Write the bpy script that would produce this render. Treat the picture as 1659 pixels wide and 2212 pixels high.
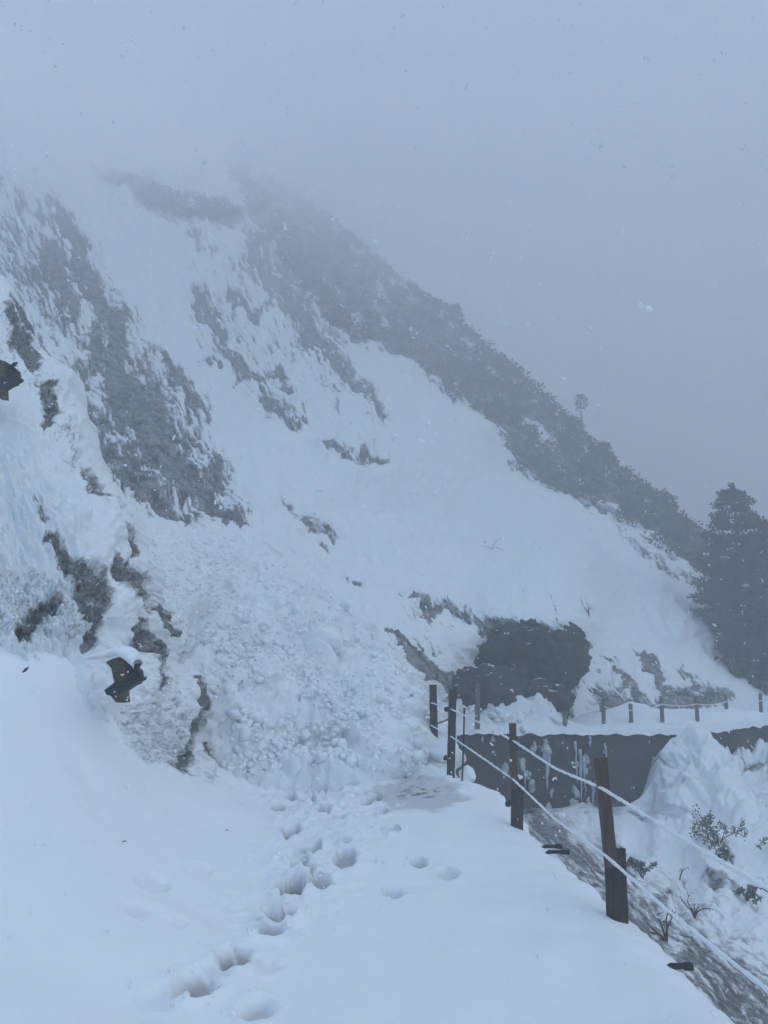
import bpy, bmesh, math, random
import numpy as np
from mathutils import Vector

for o in list(bpy.data.objects):
    bpy.data.objects.remove(o)
SC = bpy.context.scene
COL = SC.collection
R = math.radians

# ------------------------------------------------------------------ camera, sky, sun, exposure
PITCH = R(11.8)
CAMZ = 1.7
cam = bpy.data.cameras.new('camera')
cam.sensor_fit = 'HORIZONTAL'
cam.sensor_width = 36.0
cam.lens = 36.0
cam.clip_start = 0.05
cam.clip_end = 3000
co = bpy.data.objects.new('camera', cam)
COL.objects.link(co)
co.location = (0, 0, CAMZ)
co.rotation_euler = (R(90) + PITCH, 0, 0)
SC.camera = co

SUN_EL, SUN_ROT = R(62), R(110)
w = bpy.data.worlds.new("World")
SC.world = w
w.use_nodes = True
nt = w.node_tree
bg = nt.nodes['Background']
sky = nt.nodes.new('ShaderNodeTexSky')
sky.sky_type = 'NISHITA'
sky.sun_disc = False
sky.sun_elevation = SUN_EL
sky.sun_rotation = SUN_ROT
sky.air_density = 1.6
sky.dust_density = 6.0
sky.ozone_density = 2.0
hs = nt.nodes.new('ShaderNodeHueSaturation')
hs.inputs['Saturation'].default_value = 2.1
nt.links.new(sky.outputs[0], hs.inputs['Color'])
tint = nt.nodes.new('ShaderNodeMix')                       # cold white balance of a snow cloud
tint.data_type = 'RGBA'
tint.blend_type = 'MULTIPLY'
tint.inputs[0].default_value = 1.0
tint.inputs[7].default_value = (0.94, 1.12, 1.20, 1)
nt.links.new(hs.outputs[0], tint.inputs[6])
nt.links.new(tint.outputs[2], bg.inputs['Color'])
bg.inputs["Strength"].default_value = 0.15

sl = bpy.data.lights.new('sun', 'SUN')
sl.energy = 0.5
sl.angle = R(60)
sl.color = (0.47, 0.73, 1.0)
so = bpy.data.objects.new('sun', sl)
COL.objects.link(so)
sd = Vector((math.sin(SUN_ROT) * math.cos(SUN_EL), math.cos(SUN_ROT) * math.cos(SUN_EL), math.sin(SUN_EL)))
so.rotation_euler = (-sd).to_track_quat('-Z', 'Y').to_euler()
so.location = (0, 0, 60)

SC.view_settings.view_transform = 'Standard'
SC.view_settings.look = 'None'
SC.view_settings.exposure = 0.76
SC.view_settings.gamma = 1.0
SC.view_settings.use_curve_mapping = False
SC.render.engine = 'CYCLES'
SC.cycles.use_denoising = True
SC.cycles.max_bounces = 8
SC.cycles.volume_bounces = 5
SC.cycles.diffuse_bounces = 4
FOG = 0.0103

# ------------------------------------------------------------------ numeric helpers
rng = np.random.default_rng(7)
random.seed(7)

def ray(px, py):
    """direction for a position on the 1659 x 2212 photograph, scaled so that its world y is 1"""
    px = np.asarray(px, float); py = np.asarray(py, float)
    xc = (px - 829.5) / 1659.0
    yc = (1106.0 - py) / 1659.0
    y = math.cos(PITCH) - yc * math.sin(PITCH)
    z = math.sin(PITCH) + yc * math.cos(PITCH)
    return xc / y, z / y

def P(px, py, Y):
    a, b = ray(px, py)
    return np.stack([a * Y, np.broadcast_to(Y, np.shape(a)) * 1.0, CAMZ + b * Y], -1)

def V(px, py, Y):
    return Vector([float(c) for c in P(px, py, Y)])

def _hash(ix, iy, iz, seed):
    h = (ix * 374761393 + iy * 668265263 + iz * 2147483647 + seed * 974634777) & 0xFFFFFFFF
    h = ((h ^ (h >> 13)) * 1274126177) & 0xFFFFFFFF
    h = ((h ^ (h >> 16)) * 2246822519) & 0xFFFFFFFF
    h = h ^ (h >> 15)
    return (h & 0xFFFFFF) / float(0xFFFFFF) * 2 - 1

def vnoise2(x, y, seed=0):
    x0 = np.floor(x).astype(np.int64); y0 = np.floor(y).astype(np.int64)
    fx = x - x0; fy = y - y0
    u = fx * fx * fx * (fx * (fx * 6 - 15) + 10)
    v = fy * fy * fy * (fy * (fy * 6 - 15) + 10)
    def g(i, j):
        a = _hash(x0 + i, y0 + j, 0, seed) * math.pi
        return np.cos(a) * (fx - i) + np.sin(a) * (fy - j)
    n0 = g(0, 0) * (1 - u) + g(1, 0) * u
    n1 = g(0, 1) * (1 - u) + g(1, 1) * u
    return (n0 * (1 - v) + n1 * v) * 1.6

def fbm(x, y, octv=4, seed=0, gain=0.5):
    s = 0; a = 1; t = 0
    for k in range(octv):
        s = s + a * vnoise2(x, y, seed + k * 17)
        t += a; a *= gain
        x = x * 2.03 + 11.3; y = y * 2.03 + 7.7
    return s / t * 1.4

def ridged(x, y, octv=4, seed=0):
    s = 0; a = 1; t = 0
    for k in range(octv):
        s = s + a * (1 - np.abs(vnoise2(x, y, seed + k * 13)) * 2)
        t += a; a *= 0.5
        x = x * 2.1 + 3.1; y = y * 2.1 + 5.7
    return s / t

def cells(x, y, seed=0):
    """distance to the nearest and second nearest feature point"""
    x0 = np.floor(x).astype(np.int64); y0 = np.floor(y).astype(np.int64)
    d1 = np.full(x.shape, 9.0); d2 = np.full(x.shape, 9.0); idv = np.zeros(x.shape)
    for i in (-1, 0, 1):
        for j in (-1, 0, 1):
            cx = x0 + i; cy = y0 + j
            ax = cx + 0.5 + 0.45 * _hash(cx, cy, 1, seed)
            ay = cy + 0.5 + 0.45 * _hash(cx, cy, 2, seed)
            d = np.hypot(x - ax, y - ay)
            r = _hash(cx, cy, 3, seed)
            near = d < d1
            d2 = np.where(near, d1, np.minimum(d2, d))
            idv = np.where(near, r, idv)
            d1 = np.where(near, d, d1)
    return d1, d2, idv

def sstep(a, b, x):
    t = np.clip((x - a) / (b - a), 0, 1)
    return t * t * (3 - 2 * t)

class TPS:
    """thin-plate spline through scattered points"""
    def __init__(self, xy, val, lam=1e-3):
        xy = np.asarray(xy, float); val = np.asarray(val, float)
        self.m = xy.mean(0); self.s = xy.std()
        p = (xy - self.m) / self.s
        n = len(p)
        r = np.linalg.norm(p[:, None] - p[None], axis=2)
        K = np.where(r > 0, r * r * np.log(np.maximum(r, 1e-9)), 0) + lam * np.eye(n)
        Q = np.c_[np.ones(n), p]
        A = np.block([[K, Q], [Q.T, np.zeros((3, 3))]])
        self.c = np.linalg.solve(A, np.r_[val, np.zeros(3)])
        self.p = p
    def __call__(self, x, y):
        sh = np.shape(x)
        q = np.stack([np.ravel(x), np.ravel(y)], 1)
        q = (q - self.m) / self.s
        out = self.c[-3] + q @ self.c[-2:]
        for k in range(len(self.p)):
            r2 = ((q - self.p[k]) ** 2).sum(1)
            out = out + self.c[k] * 0.5 * r2 * np.log(np.maximum(r2, 1e-18))
        return out.reshape(sh)

def depth_field(pts, lam=1e-3):
    pts = np.asarray(pts, float)
    t = TPS(pts[:, :2], 1.0 / pts[:, 2], lam)
    return lambda px, py: 1.0 / np.clip(t(px, py), 1 / 420.0, 1 / 2.2)

def seg_dist(px, py, a, b):
    ax, ay = a; bx, by = b
    dx, dy = bx - ax, by - ay
    t = np.clip(((px - ax) * dx + (py - ay) * dy) / (dx * dx + dy * dy + 1e-9), 0, 1)
    return np.hypot(px - ax - t * dx, py - ay - t * dy), t

def strokes(px, py, lines):
    """soft mask: 1 on the lines, falling to 0 at their half widths; every line is (strength, [(x, y, half width) ...])"""
    m = np.zeros(np.shape(px))
    for st, pts in lines:
        if len(pts) == 1:
            pts = [pts[0], (pts[0][0] + 1, pts[0][1], pts[0][2])]
        for (x0, y0, w0), (x1, y1, w1) in zip(pts[:-1], pts[1:]):
            d, t = seg_dist(px, py, (x0, y0), (x1, y1))
            m = np.maximum(m, st * np.clip(1.25 - d / (w0 + (w1 - w0) * t), 0, 1))
    return m

def inside(px, py, poly):
    c = np.zeros(np.shape(px), bool)
    n = len(poly)
    for i in range(n):
        x0, y0 = poly[i]; x1, y1 = poly[(i + 1) % n]
        if y0 == y1: continue
        cond = ((y0 > py) != (y1 > py)) & (px < (x1 - x0) * (py - y0) / (y1 - y0) + x0)
        c ^= cond
    return c

def poly_sd(px, py, poly):
    """signed distance, positive inside"""
    d = np.full(np.shape(px), 1e9)
    for i in range(len(poly)):
        dd, _ = seg_dist(px, py, poly[i], poly[(i + 1) % len(poly)])
        d = np.minimum(d, dd)
    return np.where(inside(px, py, poly), d, -d)

def along(px, py, deg, L, W):
    """coordinates stretched along a direction (degrees below the horizontal)"""
    c, s = math.cos(R(deg)), math.sin(R(deg))
    return (px * c + py * s) / L, (-px * s + py * c) / W

def spaced(stops):
    """uneven sample positions: [(from, to, step) ...]"""
    out = []
    for a, b, s in stops:
        out.extend(np.arange(a, b, s))
    out.append(stops[-1][1])
    return np.array(out)

def grid_normals(G):
    du = np.gradient(G, axis=1); dv = np.gradient(G, axis=0)
    n = np.cross(du, dv)
    n /= np.linalg.norm(n, axis=2, keepdims=True) + 1e-12
    view = G - np.array([0, 0, CAMZ])
    flip = (n * view).sum(2) > 0
    n[flip] *= -1
    return n

def smooth2(A, k=2):
    for _ in range(k):
        B = A.copy()
        B[1:-1] = (A[:-2] + 2 * A[1:-1] + A[2:]) / 4
        A = B.copy()
        A[:, 1:-1] = (B[:, :-2] + 2 * B[:, 1:-1] + B[:, 2:]) / 4
    return A

# ------------------------------------------------------------------ object helpers
def tag(o, label=None, cat=None, group=None, kind=None):
    if label: o['label'] = label
    if cat: o['category'] = cat
    if group: o['group'] = group
    if kind: o['kind'] = kind
    return o

def link(name, me, parent=None):
    o = bpy.data.objects.new(name, me)
    COL.objects.link(o)
    if parent: o.parent = parent
    return o

def empty(name, loc=(0, 0, 0)):
    o = bpy.data.objects.new(name, None)
    o.location = loc
    o.empty_display_size = 0.2
    COL.objects.link(o)
    return o

def mesh(name, verts, faces, mat, parent=None, smooth=True, attrs=None, loc=None):
    me = bpy.data.meshes.new(name)
    verts = np.asarray(verts, float)
    if loc is not None:
        verts = verts - np.asarray(loc)
    if isinstance(faces, np.ndarray):
        me.vertices.add(len(verts))
        me.vertices.foreach_set('co', verts.astype(np.float32).ravel())
        k = faces.shape[1]
        me.loops.add(faces.size)
        me.loops.foreach_set('vertex_index', faces.astype(np.int32).ravel())
        me.polygons.add(len(faces))
        me.polygons.foreach_set('loop_start', np.arange(0, faces.size, k, dtype=np.int32))
        me.polygons.foreach_set('loop_total', np.full(len(faces), k, dtype=np.int32))
        me.update(calc_edges=True)
    else:
        me.from_pydata([tuple(v) for v in verts], [], faces)
    me.validate()
    me.polygons.foreach_set('use_smooth', [smooth] * len(me.polygons))
    for k, v in (attrs or {}).items():
        a = me.attributes.new(k, 'FLOAT', 'POINT')
        a.data.foreach_set('value', np.ascontiguousarray(v, dtype=np.float32).ravel())
    if mat: me.materials.append(mat)
    o = link(name, me, parent)
    if loc is not None and parent is None:
        o.location = loc
    return o

def grid_faces(nr, nc, keep=None):
    i = np.arange(nr * nc).reshape(nr, nc)
    f = np.stack([i[:-1, :-1], i[1:, :-1], i[1:, 1:], i[:-1, 1:]], -1)
    if keep is not None:
        f = f[keep[:-1, :-1] & keep[1:, :-1] & keep[1:, 1:] & keep[:-1, 1:]]
    return f.reshape(-1, 4)

def grid_obj(name, G, mat, attrs=None, keep=None):
    return mesh(name, G.reshape(-1, 3), grid_faces(G.shape[0], G.shape[1], keep), mat,
                attrs={k: v.ravel() for k, v in (attrs or {}).items()})

class MB:
    """collects shapes for one mesh object"""
    def __init__(s): s.v = []; s.f = []
    def add(s, v, f):
        b = len(s.v); s.v += [tuple(x) for x in v]; s.f += [tuple(i + b for i in q) for q in f]
    def tube(s, pts, rad, n=8, wob=0.0, cap=True):
        pts = [Vector(p) for p in pts]
        if not hasattr(rad, '__len__'): rad = [rad] * len(pts)
        rings = []
        for k, p in enumerate(pts):
            t = (pts[min(k + 1, len(pts) - 1)] - pts[max(k - 1, 0)]).normalized()
            a = Vector((0, 0, 1)) if abs(t.z) < 0.9 else Vector((1, 0, 0))
            u = t.cross(a).normalized(); w_ = t.cross(u)
            rings.append([p + (u * math.cos(2 * math.pi * i / n) + w_ * math.sin(2 * math.pi * i / n)) * rad[k] * (1 + random.uniform(-wob, wob)) for i in range(n)])
        v = [q for r_ in rings for q in r_]
        f = []
        for k in range(len(pts) - 1):
            for i in range(n):
                j = (i + 1) % n
                f.append((k * n + i, k * n + j, (k + 1) * n + j, (k + 1) * n + i))
        if cap:
            f.append(tuple(range(n))[::-1]); f.append(tuple((len(pts) - 1) * n + i for i in range(n)))
        s.add(v, f)
    def beam(s, a, b, wx, wy, rot=0.0, taper=1.0, bev=0.15, segs=6, wob=0.0):
        """a squared timber from a to b with chamfered corners"""
        a = Vector(a); b = Vector(b); t = (b - a).normalized()
        x = Vector((math.cos(rot), math.sin(rot), 0)); x = (x - t * x.dot(t)).normalized(); y = t.cross(x)
        prof = []
        for sx, sy in ((1, 1), (-1, 1), (-1, -1), (1, -1)):
            c1 = (sx * (1 - bev), sy); c2 = (sx, sy * (1 - bev))
            prof += [c2, c1] if sx * sy > 0 else [c1, c2]
        n = 8; v = []; f = []
        for k in range(segs + 1):
            u = k / segs; p = a.lerp(b, u); sc = 1 + (taper - 1) * u
            for (px, py) in prof:
                v.append(p + x * px * wx / 2 * sc * (1 + random.uniform(-wob, wob)) + y * py * wy / 2 * sc * (1 + random.uniform(-wob, wob)))
        for k in range(segs):
            for i in range(n):
                j = (i + 1) % n
                f.append((k * n + i, k * n + j, (k + 1) * n + j, (k + 1) * n + i))
        f.append(tuple(range(n))[::-1]); f.append(tuple(segs * n + i for i in range(n)))
        s.add(v, f)
    def build(s, name, mat, parent=None, smooth=False, loc=None):
        return mesh(name, np.array(s.v), s.f, mat, parent, smooth, loc=loc)

_ico = {}
def ico(sub):
    if sub not in _ico:
        bm = bmesh.new()
        bmesh.ops.create_icosphere(bm, subdivisions=sub, radius=1)
        bm.verts.ensure_lookup_table()
        _ico[sub] = (np.array([v.co[:] for v in bm.verts]), np.array([[v.index for v in f.verts] for f in bm.faces]))
        bm.free()
    return _ico[sub]

# ------------------------------------------------------------------ materials
def new_mat(name):
    m = bpy.data.materials.new(name)
    m.use_nodes = True
    t = m.node_tree
    return m, t, t.nodes['Principled BSDF']

def noise_node(t, scale, detail=4, rough=0.6, vec=None, dist=0.0):
    n = t.nodes.new('ShaderNodeTexNoise')
    n.inputs['Scale'].default_value = scale
    n.inputs['Detail'].default_value = detail
    n.inputs['Roughness'].default_value = rough
    n.inputs['Distortion'].default_value = dist
    if vec is not None: t.links.new(vec, n.inputs['Vector'])
    return n

def ramp(t, src, stops):
    r = t.nodes.new('ShaderNodeValToRGB')
    el = r.color_ramp.elements
    while len(el) < len(stops): el.new(0.5)
    for e, (p, c) in zip(el, stops):
        e.position = p
        e.color = (c[0], c[1], c[2], 1) if hasattr(c, '__len__') else (c, c, c, 1)
    t.links.new(src, r.inputs[0])
    return r

def bump(t, b, h, strength, dist):
    n = t.nodes.new('ShaderNodeBump')
    n.inputs['Strength'].default_value = strength
    n.inputs['Distance'].default_value = dist
    t.links.new(h, n.inputs['Height'])
    t.links.new(n.outputs[0], b.inputs['Normal'])
    return n

def coords(t, scale=(1, 1, 1), rot=(0, 0, 0)):
    c = t.nodes.new('ShaderNodeTexCoord')
    m = t.nodes.new('ShaderNodeMapping')
    m.inputs['Scale'].default_value = scale
    m.inputs['Rotation'].default_value = rot
    t.links.new(c.outputs['Object'], m.inputs['Vector'])
    return m.outputs[0]

def mixc(t, fac, a, b):
    m = t.nodes.new('ShaderNodeMix')
    m.data_type = 'RGBA'
    if hasattr(fac, 'node'): t.links.new(fac, m.inputs[0])
    else: m.inputs[0].default_value = fac
    for s, v in ((6, a), (7, b)):
        if hasattr(v, 'node'): t.links.new(v, m.inputs[s])
        else: m.inputs[s].default_value = (*v, 1)
    return m.outputs[2]

def math_node(t, op, a, b=None):
    m = t.nodes.new('ShaderNodeMath'); m.operation = op
    for k, v in enumerate((a, b)):
        if v is None: continue
        if hasattr(v, 'node'): t.links.new(v, m.inputs[k])
        else: m.inputs[k].default_value = v
    return m.outputs[0]

SNOW = (0.86, 0.88, 0.90)

def make_ground(name, rock_a, rock_b, fine=9.0, bump_d=0.03, edge=0.18, rockscale=2.2, dust_min=0.5, dust_scale=2.0):
    """snow lying over rock; the vertex value 'rock' says where the rock is bare, 'dirt' where the snow is soiled and boot-hole shade is painted in"""
    m, t, b = new_mat(name)
    vec = coords(t)
    at = t.nodes.new('ShaderNodeAttribute'); at.attribute_name = 'rock'
    n1 = noise_node(t, fine, 5, 0.65, vec)
    k = math_node(t, 'ADD', at.outputs['Fac'], math_node(t, 'MULTIPLY', math_node(t, 'SUBTRACT', n1.outputs['Fac'], 0.5), 0.75))
    fac = ramp(t, k, [(0.5 - edge, 0.0), (0.5 + edge, 1.0)])
    nd = noise_node(t, fine * dust_scale, 4, 0.7, vec)
    dust = ramp(t, nd.outputs['Fac'], [(0.34, dust_min), (0.60, 1.0)])
    fac_d = math_node(t, 'MULTIPLY', fac.outputs[0], dust.outputs[0])
    n2 = noise_node(t, rockscale, 8, 0.72, vec, 0.4)
    rock = ramp(t, n2.outputs['Fac'], [(0.3, rock_a), (0.52, rock_b), (0.72, tuple(c * 1.7 for c in rock_b))])
    dt = t.nodes.new('ShaderNodeAttribute'); dt.attribute_name = 'dirt_shade'
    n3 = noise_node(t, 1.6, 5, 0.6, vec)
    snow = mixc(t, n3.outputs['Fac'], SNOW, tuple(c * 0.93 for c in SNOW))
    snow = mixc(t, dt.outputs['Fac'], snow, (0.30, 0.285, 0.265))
    c = mixc(t, fac_d, snow, rock.outputs[0])
    t.links.new(c, b.inputs['Base Color'])
    b.inputs['Roughness'].default_value = 0.85
    b.inputs['Specular IOR Level'].default_value = 0.25
    n4 = noise_node(t, fine * 2.2, 6, 0.7, vec)
    bump(t, b, n4.outputs['Fac'], 0.7, bump_d)
    return m

M = {}
M['mountain'] = make_ground('snow_on_mountain_rock', (0.035, 0.037, 0.04), (0.10, 0.10, 0.10), 2.6, 0.10, 0.15, 0.8, 0.66, 0.7)
M['outcrop'] = make_ground('snow_on_near_rock', (0.018, 0.02, 0.02), (0.085, 0.08, 0.074), 14.0, 0.02, 0.26, 6.0, 0.7, 0.6)
M['ravine'] = make_ground('snow_on_ravine_rock', (0.035, 0.035, 0.038), (0.10, 0.097, 0.094), 5.0, 0.04, 0.30, 2.5, 0.7, 1.2)
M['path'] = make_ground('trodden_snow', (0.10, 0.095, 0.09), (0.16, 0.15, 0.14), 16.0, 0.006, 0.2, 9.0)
M['debris'] = make_ground('avalanche_snow', (0.10, 0.09, 0.075), (0.17, 0.155, 0.135), 10.0, 0.03, 0.2, 4.0)

def make_snow(name, s=14.0, d=0.01):
    m, t, b = new_mat(name)
    vec = coords(t)
    n = noise_node(t, s, 5, 0.6, vec)
    t.links.new(mixc(t, n.outputs['Fac'], SNOW, tuple(c * 0.9 for c in SNOW)), b.inputs['Base Color'])
    b.inputs['Roughness'].default_value = 0.85
    b.inputs['Specular IOR Level'].default_value = 0.2
    bump(t, b, n.outputs['Fac'], 0.6, d)
    return m
M['snow'] = make_snow('loose_snow')

def make_simple(name, a, c, scale, stretch=(1, 1, 1), rough=0.8, bd=0.004, metal=0.0):
    m, t, b = new_mat(name)
    vec = coords(t, stretch)
    n = noise_node(t, scale, 7, 0.7, vec, 0.3)
    r = ramp(t, n.outputs['Fac'], [(0.3, a), (0.7, c)])
    t.links.new(r.outputs[0], b.inputs['Base Color'])
    b.inputs['Roughness'].default_value = rough
    b.inputs['Metallic'].default_value = metal
    bump(t, b, n.outputs['Fac'], 0.8, bd)
    return m
M['wood'] = make_simple('wet_weathered_timber', (0.022, 0.017, 0.013), (0.125, 0.082, 0.05), 9.0, (5, 5, 0.6), 0.7, 0.004)
M['wood_dark'] = make_simple('wet_dark_timber', (0.012, 0.011, 0.01), (0.055, 0.042, 0.032), 9.0, (5, 5, 0.6), 0.7, 0.004)
M['wood_grey'] = make_simple('grey_fence_timber', (0.07, 0.064, 0.062), (0.17, 0.15, 0.14), 9.0, (5, 5, 0.6), 0.8, 0.004)
M['steel'] = make_simple('dark_steel', (0.012, 0.012, 0.013), (0.04, 0.038, 0.036), 20, (1, 1, 1), 0.6, 0.001, 0.4)
M['rust'] = make_simple('mossy_rusted_steel', (0.016, 0.014, 0.011), (0.16, 0.12, 0.065), 22, (1, 1, 1), 0.85, 0.004)
M['bark'] = make_simple('wet_bark', (0.02, 0.017, 0.015), (0.07, 0.06, 0.05), 6, (3, 3, 0.7), 0.9, 0.02)
M['twig'] = make_simple('bare_twig', (0.03, 0.024, 0.018), (0.08, 0.062, 0.045), 20, (1, 1, 1), 0.9, 0.002)
M['ice'] = make_simple('grey_ice', (0.32, 0.35, 0.37), (0.55, 0.58, 0.6), 6, (2, 2, 0.4), 0.35, 0.01)
M['needles'] = make_simple('dark_needles', (0.018, 0.024, 0.018), (0.05, 0.058, 0.04), 1.3, (1, 1, 1), 0.85, 0.01)
M['leaves'] = make_simple('dull_shrub_leaves', (0.09, 0.094, 0.075), (0.20, 0.20, 0.16), 6, (1, 1, 1), 0.8, 0.004)

def make_wall():
    m, t, b = new_mat('dark_wet_masonry')
    vec = coords(t)
    n1 = noise_node(t, 0.9, 6, 0.6, coords(t, (1, 1, 0.35)))
    n2 = noise_node(t, 12.0, 6, 0.7, vec)
    c = ramp(t, n1.outputs['Fac'], [(0.32, (0.018, 0.015, 0.013)), (0.5, (0.036, 0.029, 0.026)), (0.68, (0.066, 0.055, 0.05))])
    c2 = mixc(t, math_node(t, 'MULTIPLY', n2.outputs['Fac'], 0.5), c.outputs[0], (0.030, 0.025, 0.023))
    n3 = noise_node(t, 2.6, 6, 0.75, coords(t, (1, 1, 0.45)))
    fr = ramp(t, n3.outputs['Fac'], [(0.64, 0.0), (0.80, 0.5)])      # rime caught on the rough stone
    c2 = mixc(t, fr.outputs[0], c2, SNOW)
    t.links.new(c2, b.inputs['Base Color'])
    b.inputs['Roughness'].default_value = 0.75
    bump(t, b, n2.outputs['Fac'], 0.9, 0.05)
    return m
M['wall'] = make_wall()

def make_boulder_mat():
    m, t, b = new_mat('dark_boulder_with_snow')
    vec = coords(t)
    n = noise_node(t, 1.4, 8, 0.72, vec, 0.5)
    rock = ramp(t, n.outputs['Fac'], [(0.3, (0.018, 0.019, 0.02)), (0.6, (0.052, 0.05, 0.048)), (0.8, (0.10, 0.096, 0.092))])
    g = t.nodes.new('ShaderNodeNewGeometry')
    sx = t.nodes.new('ShaderNodeSeparateXYZ')
    t.links.new(g.outputs['Normal'], sx.inputs[0])
    n2 = noise_node(t, 3.5, 6, 0.7, vec)
    k = math_node(t, 'ADD', sx.outputs['Z'], math_node(t, 'MULTIPLY', math_node(t, 'SUBTRACT', n2.outputs['Fac'], 0.5), 1.3))
    f = ramp(t, k, [(0.95, 0.0), (1.08, 1.0)])
    t.links.new(mixc(t, f.outputs[0], rock.outputs[0], SNOW), b.inputs['Base Color'])
    b.inputs['Roughness'].default_value = 0.85
    bump(t, b, n.outputs['Fac'], 0.9, 0.08)
    return m
M['boulder'] = make_boulder_mat()

# ------------------------------------------------------------------ haze
def haze_box():
    x0, x1, y0, y1, z0, z1 = -420, 420, -60, 560, -47, 300
    v = [(x, y, z) for x in (x0, x1) for y in (y0, y1) for z in (z0, z1)]
    f = [(0, 1, 3, 2), (4, 6, 7, 5), (0, 4, 5, 1), (2, 3, 7, 6), (0, 2, 6, 4), (1, 5, 7, 3)]
    m = bpy.data.materials.new('haze')
    m.use_nodes = True
    t = m.node_tree
    t.nodes.remove(t.nodes['Principled BSDF'])
    pv = t.nodes.new('ShaderNodeVolumePrincipled')
    pv.inputs['Color'].default_value = (0.97, 0.98, 1.0, 1)
    pv.inputs['Density'].default_value = FOG
    pv.inputs['Anisotropy'].default_value = 0.25
    t.links.new(pv.outputs[0], t.nodes['Material Output'].inputs['Volume'])
    o = mesh('haze', v, f, m, smooth=False)
    tag(o, kind='stuff', label='pale blue grey fog and falling snow haze over the slope', cat='haze')
haze_box()

# ------------------------------------------------------------------ mountainside
CREST = np.array([(-900, -420, 380), (-400, -120, 360), (0, 40, 330), (250, 190, 300), (400, 270, 310), (520, 340, 290), (600, 400, 262),
                  (720, 472, 205), (850, 592, 150), (960, 662, 120), (1060, 762, 96), (1120, 806, 90), (1200, 886, 82), (1290, 972, 74),
                  (1330, 1012, 70), (1400, 1064, 66), (1460, 1112, 62), (1530, 1172, 58), (1600, 1232, 55), (1720, 1330, 54), (1900, 1430, 54),
                  (2300, 1560, 56)], float)
MT = [(p[0], p[1], p[2]) for p in CREST]
MT += [(0, 280, 175), (-300, 300, 130), (0, 400, 98), (-400, 700, 32), (120, 600, 46), (200, 450, 112), (250, 350, 175), (400, 430, 135), (330, 380, 165), (520, 480, 125),
       (540, 400, 190), (600, 500, 140), (650, 620, 98), (760, 640, 108), (500, 560, 92), (450, 700, 62), (300, 800, 40), (-300, 1000, 18), (100, 900, 24),
       (600, 800, 52), (600, 920, 43), (760, 980, 40), (800, 800, 66), (900, 800, 78), (700, 720, 68), (880, 1000, 45), (1000, 950, 58), (1100, 1010, 62), (1200, 1070, 58), (1330, 1140, 52),
       (1100, 1110, 48), (1100, 1200, 39), (1000, 1260, 31), (900, 1270, 27), (720, 1150, 30), (560, 1110, 25.5), (400, 1130, 21), (300, 1080, 20), (200, 1100, 17),
       (1300, 1230, 42), (1430, 1230, 46), (1500, 1320, 42), (1300, 1350, 33), (1500, 1450, 33), (1140, 1430, 27), (1060, 1308, 25.4), (1150, 1318, 25.0), (1225, 1340, 25.3), (1620, 1440, 40), (1560, 1260, 52),
       (430, 1300, 17.5), (600, 1280, 19.5), (700, 1400, 17.2), (860, 1400, 19.5), (450, 1500, 13.5), (600, 1500, 14.5), (750, 1500, 15.5), (930, 1480, 19.5), (500, 1620, 12.4), (700, 1620, 13), (900, 1600, 14.5), (300, 1400, 14), (300, 1620, 12),
       (1000, 1480, 24.0), (1000, 1555, 24.2), (1100, 1560, 25.2), (1215, 1560, 26), (1300, 1552, 27), (1450, 1547, 28.5), (1560, 1527, 31), (1680, 1500, 36), (1900, 1520, 40), (940, 1560, 19.5), (0, 1200, 14.5), (0, 1600, 11), (700, 1680, 12.2), (1200, 1640, 26.5), (1500, 1640, 29.5), (2300, 1650, 46)]
Ymt = depth_field(MT, 2e-4)

def crest_py(px):
    return np.interp(px, CREST[:, 0], CREST[:, 1])

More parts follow.
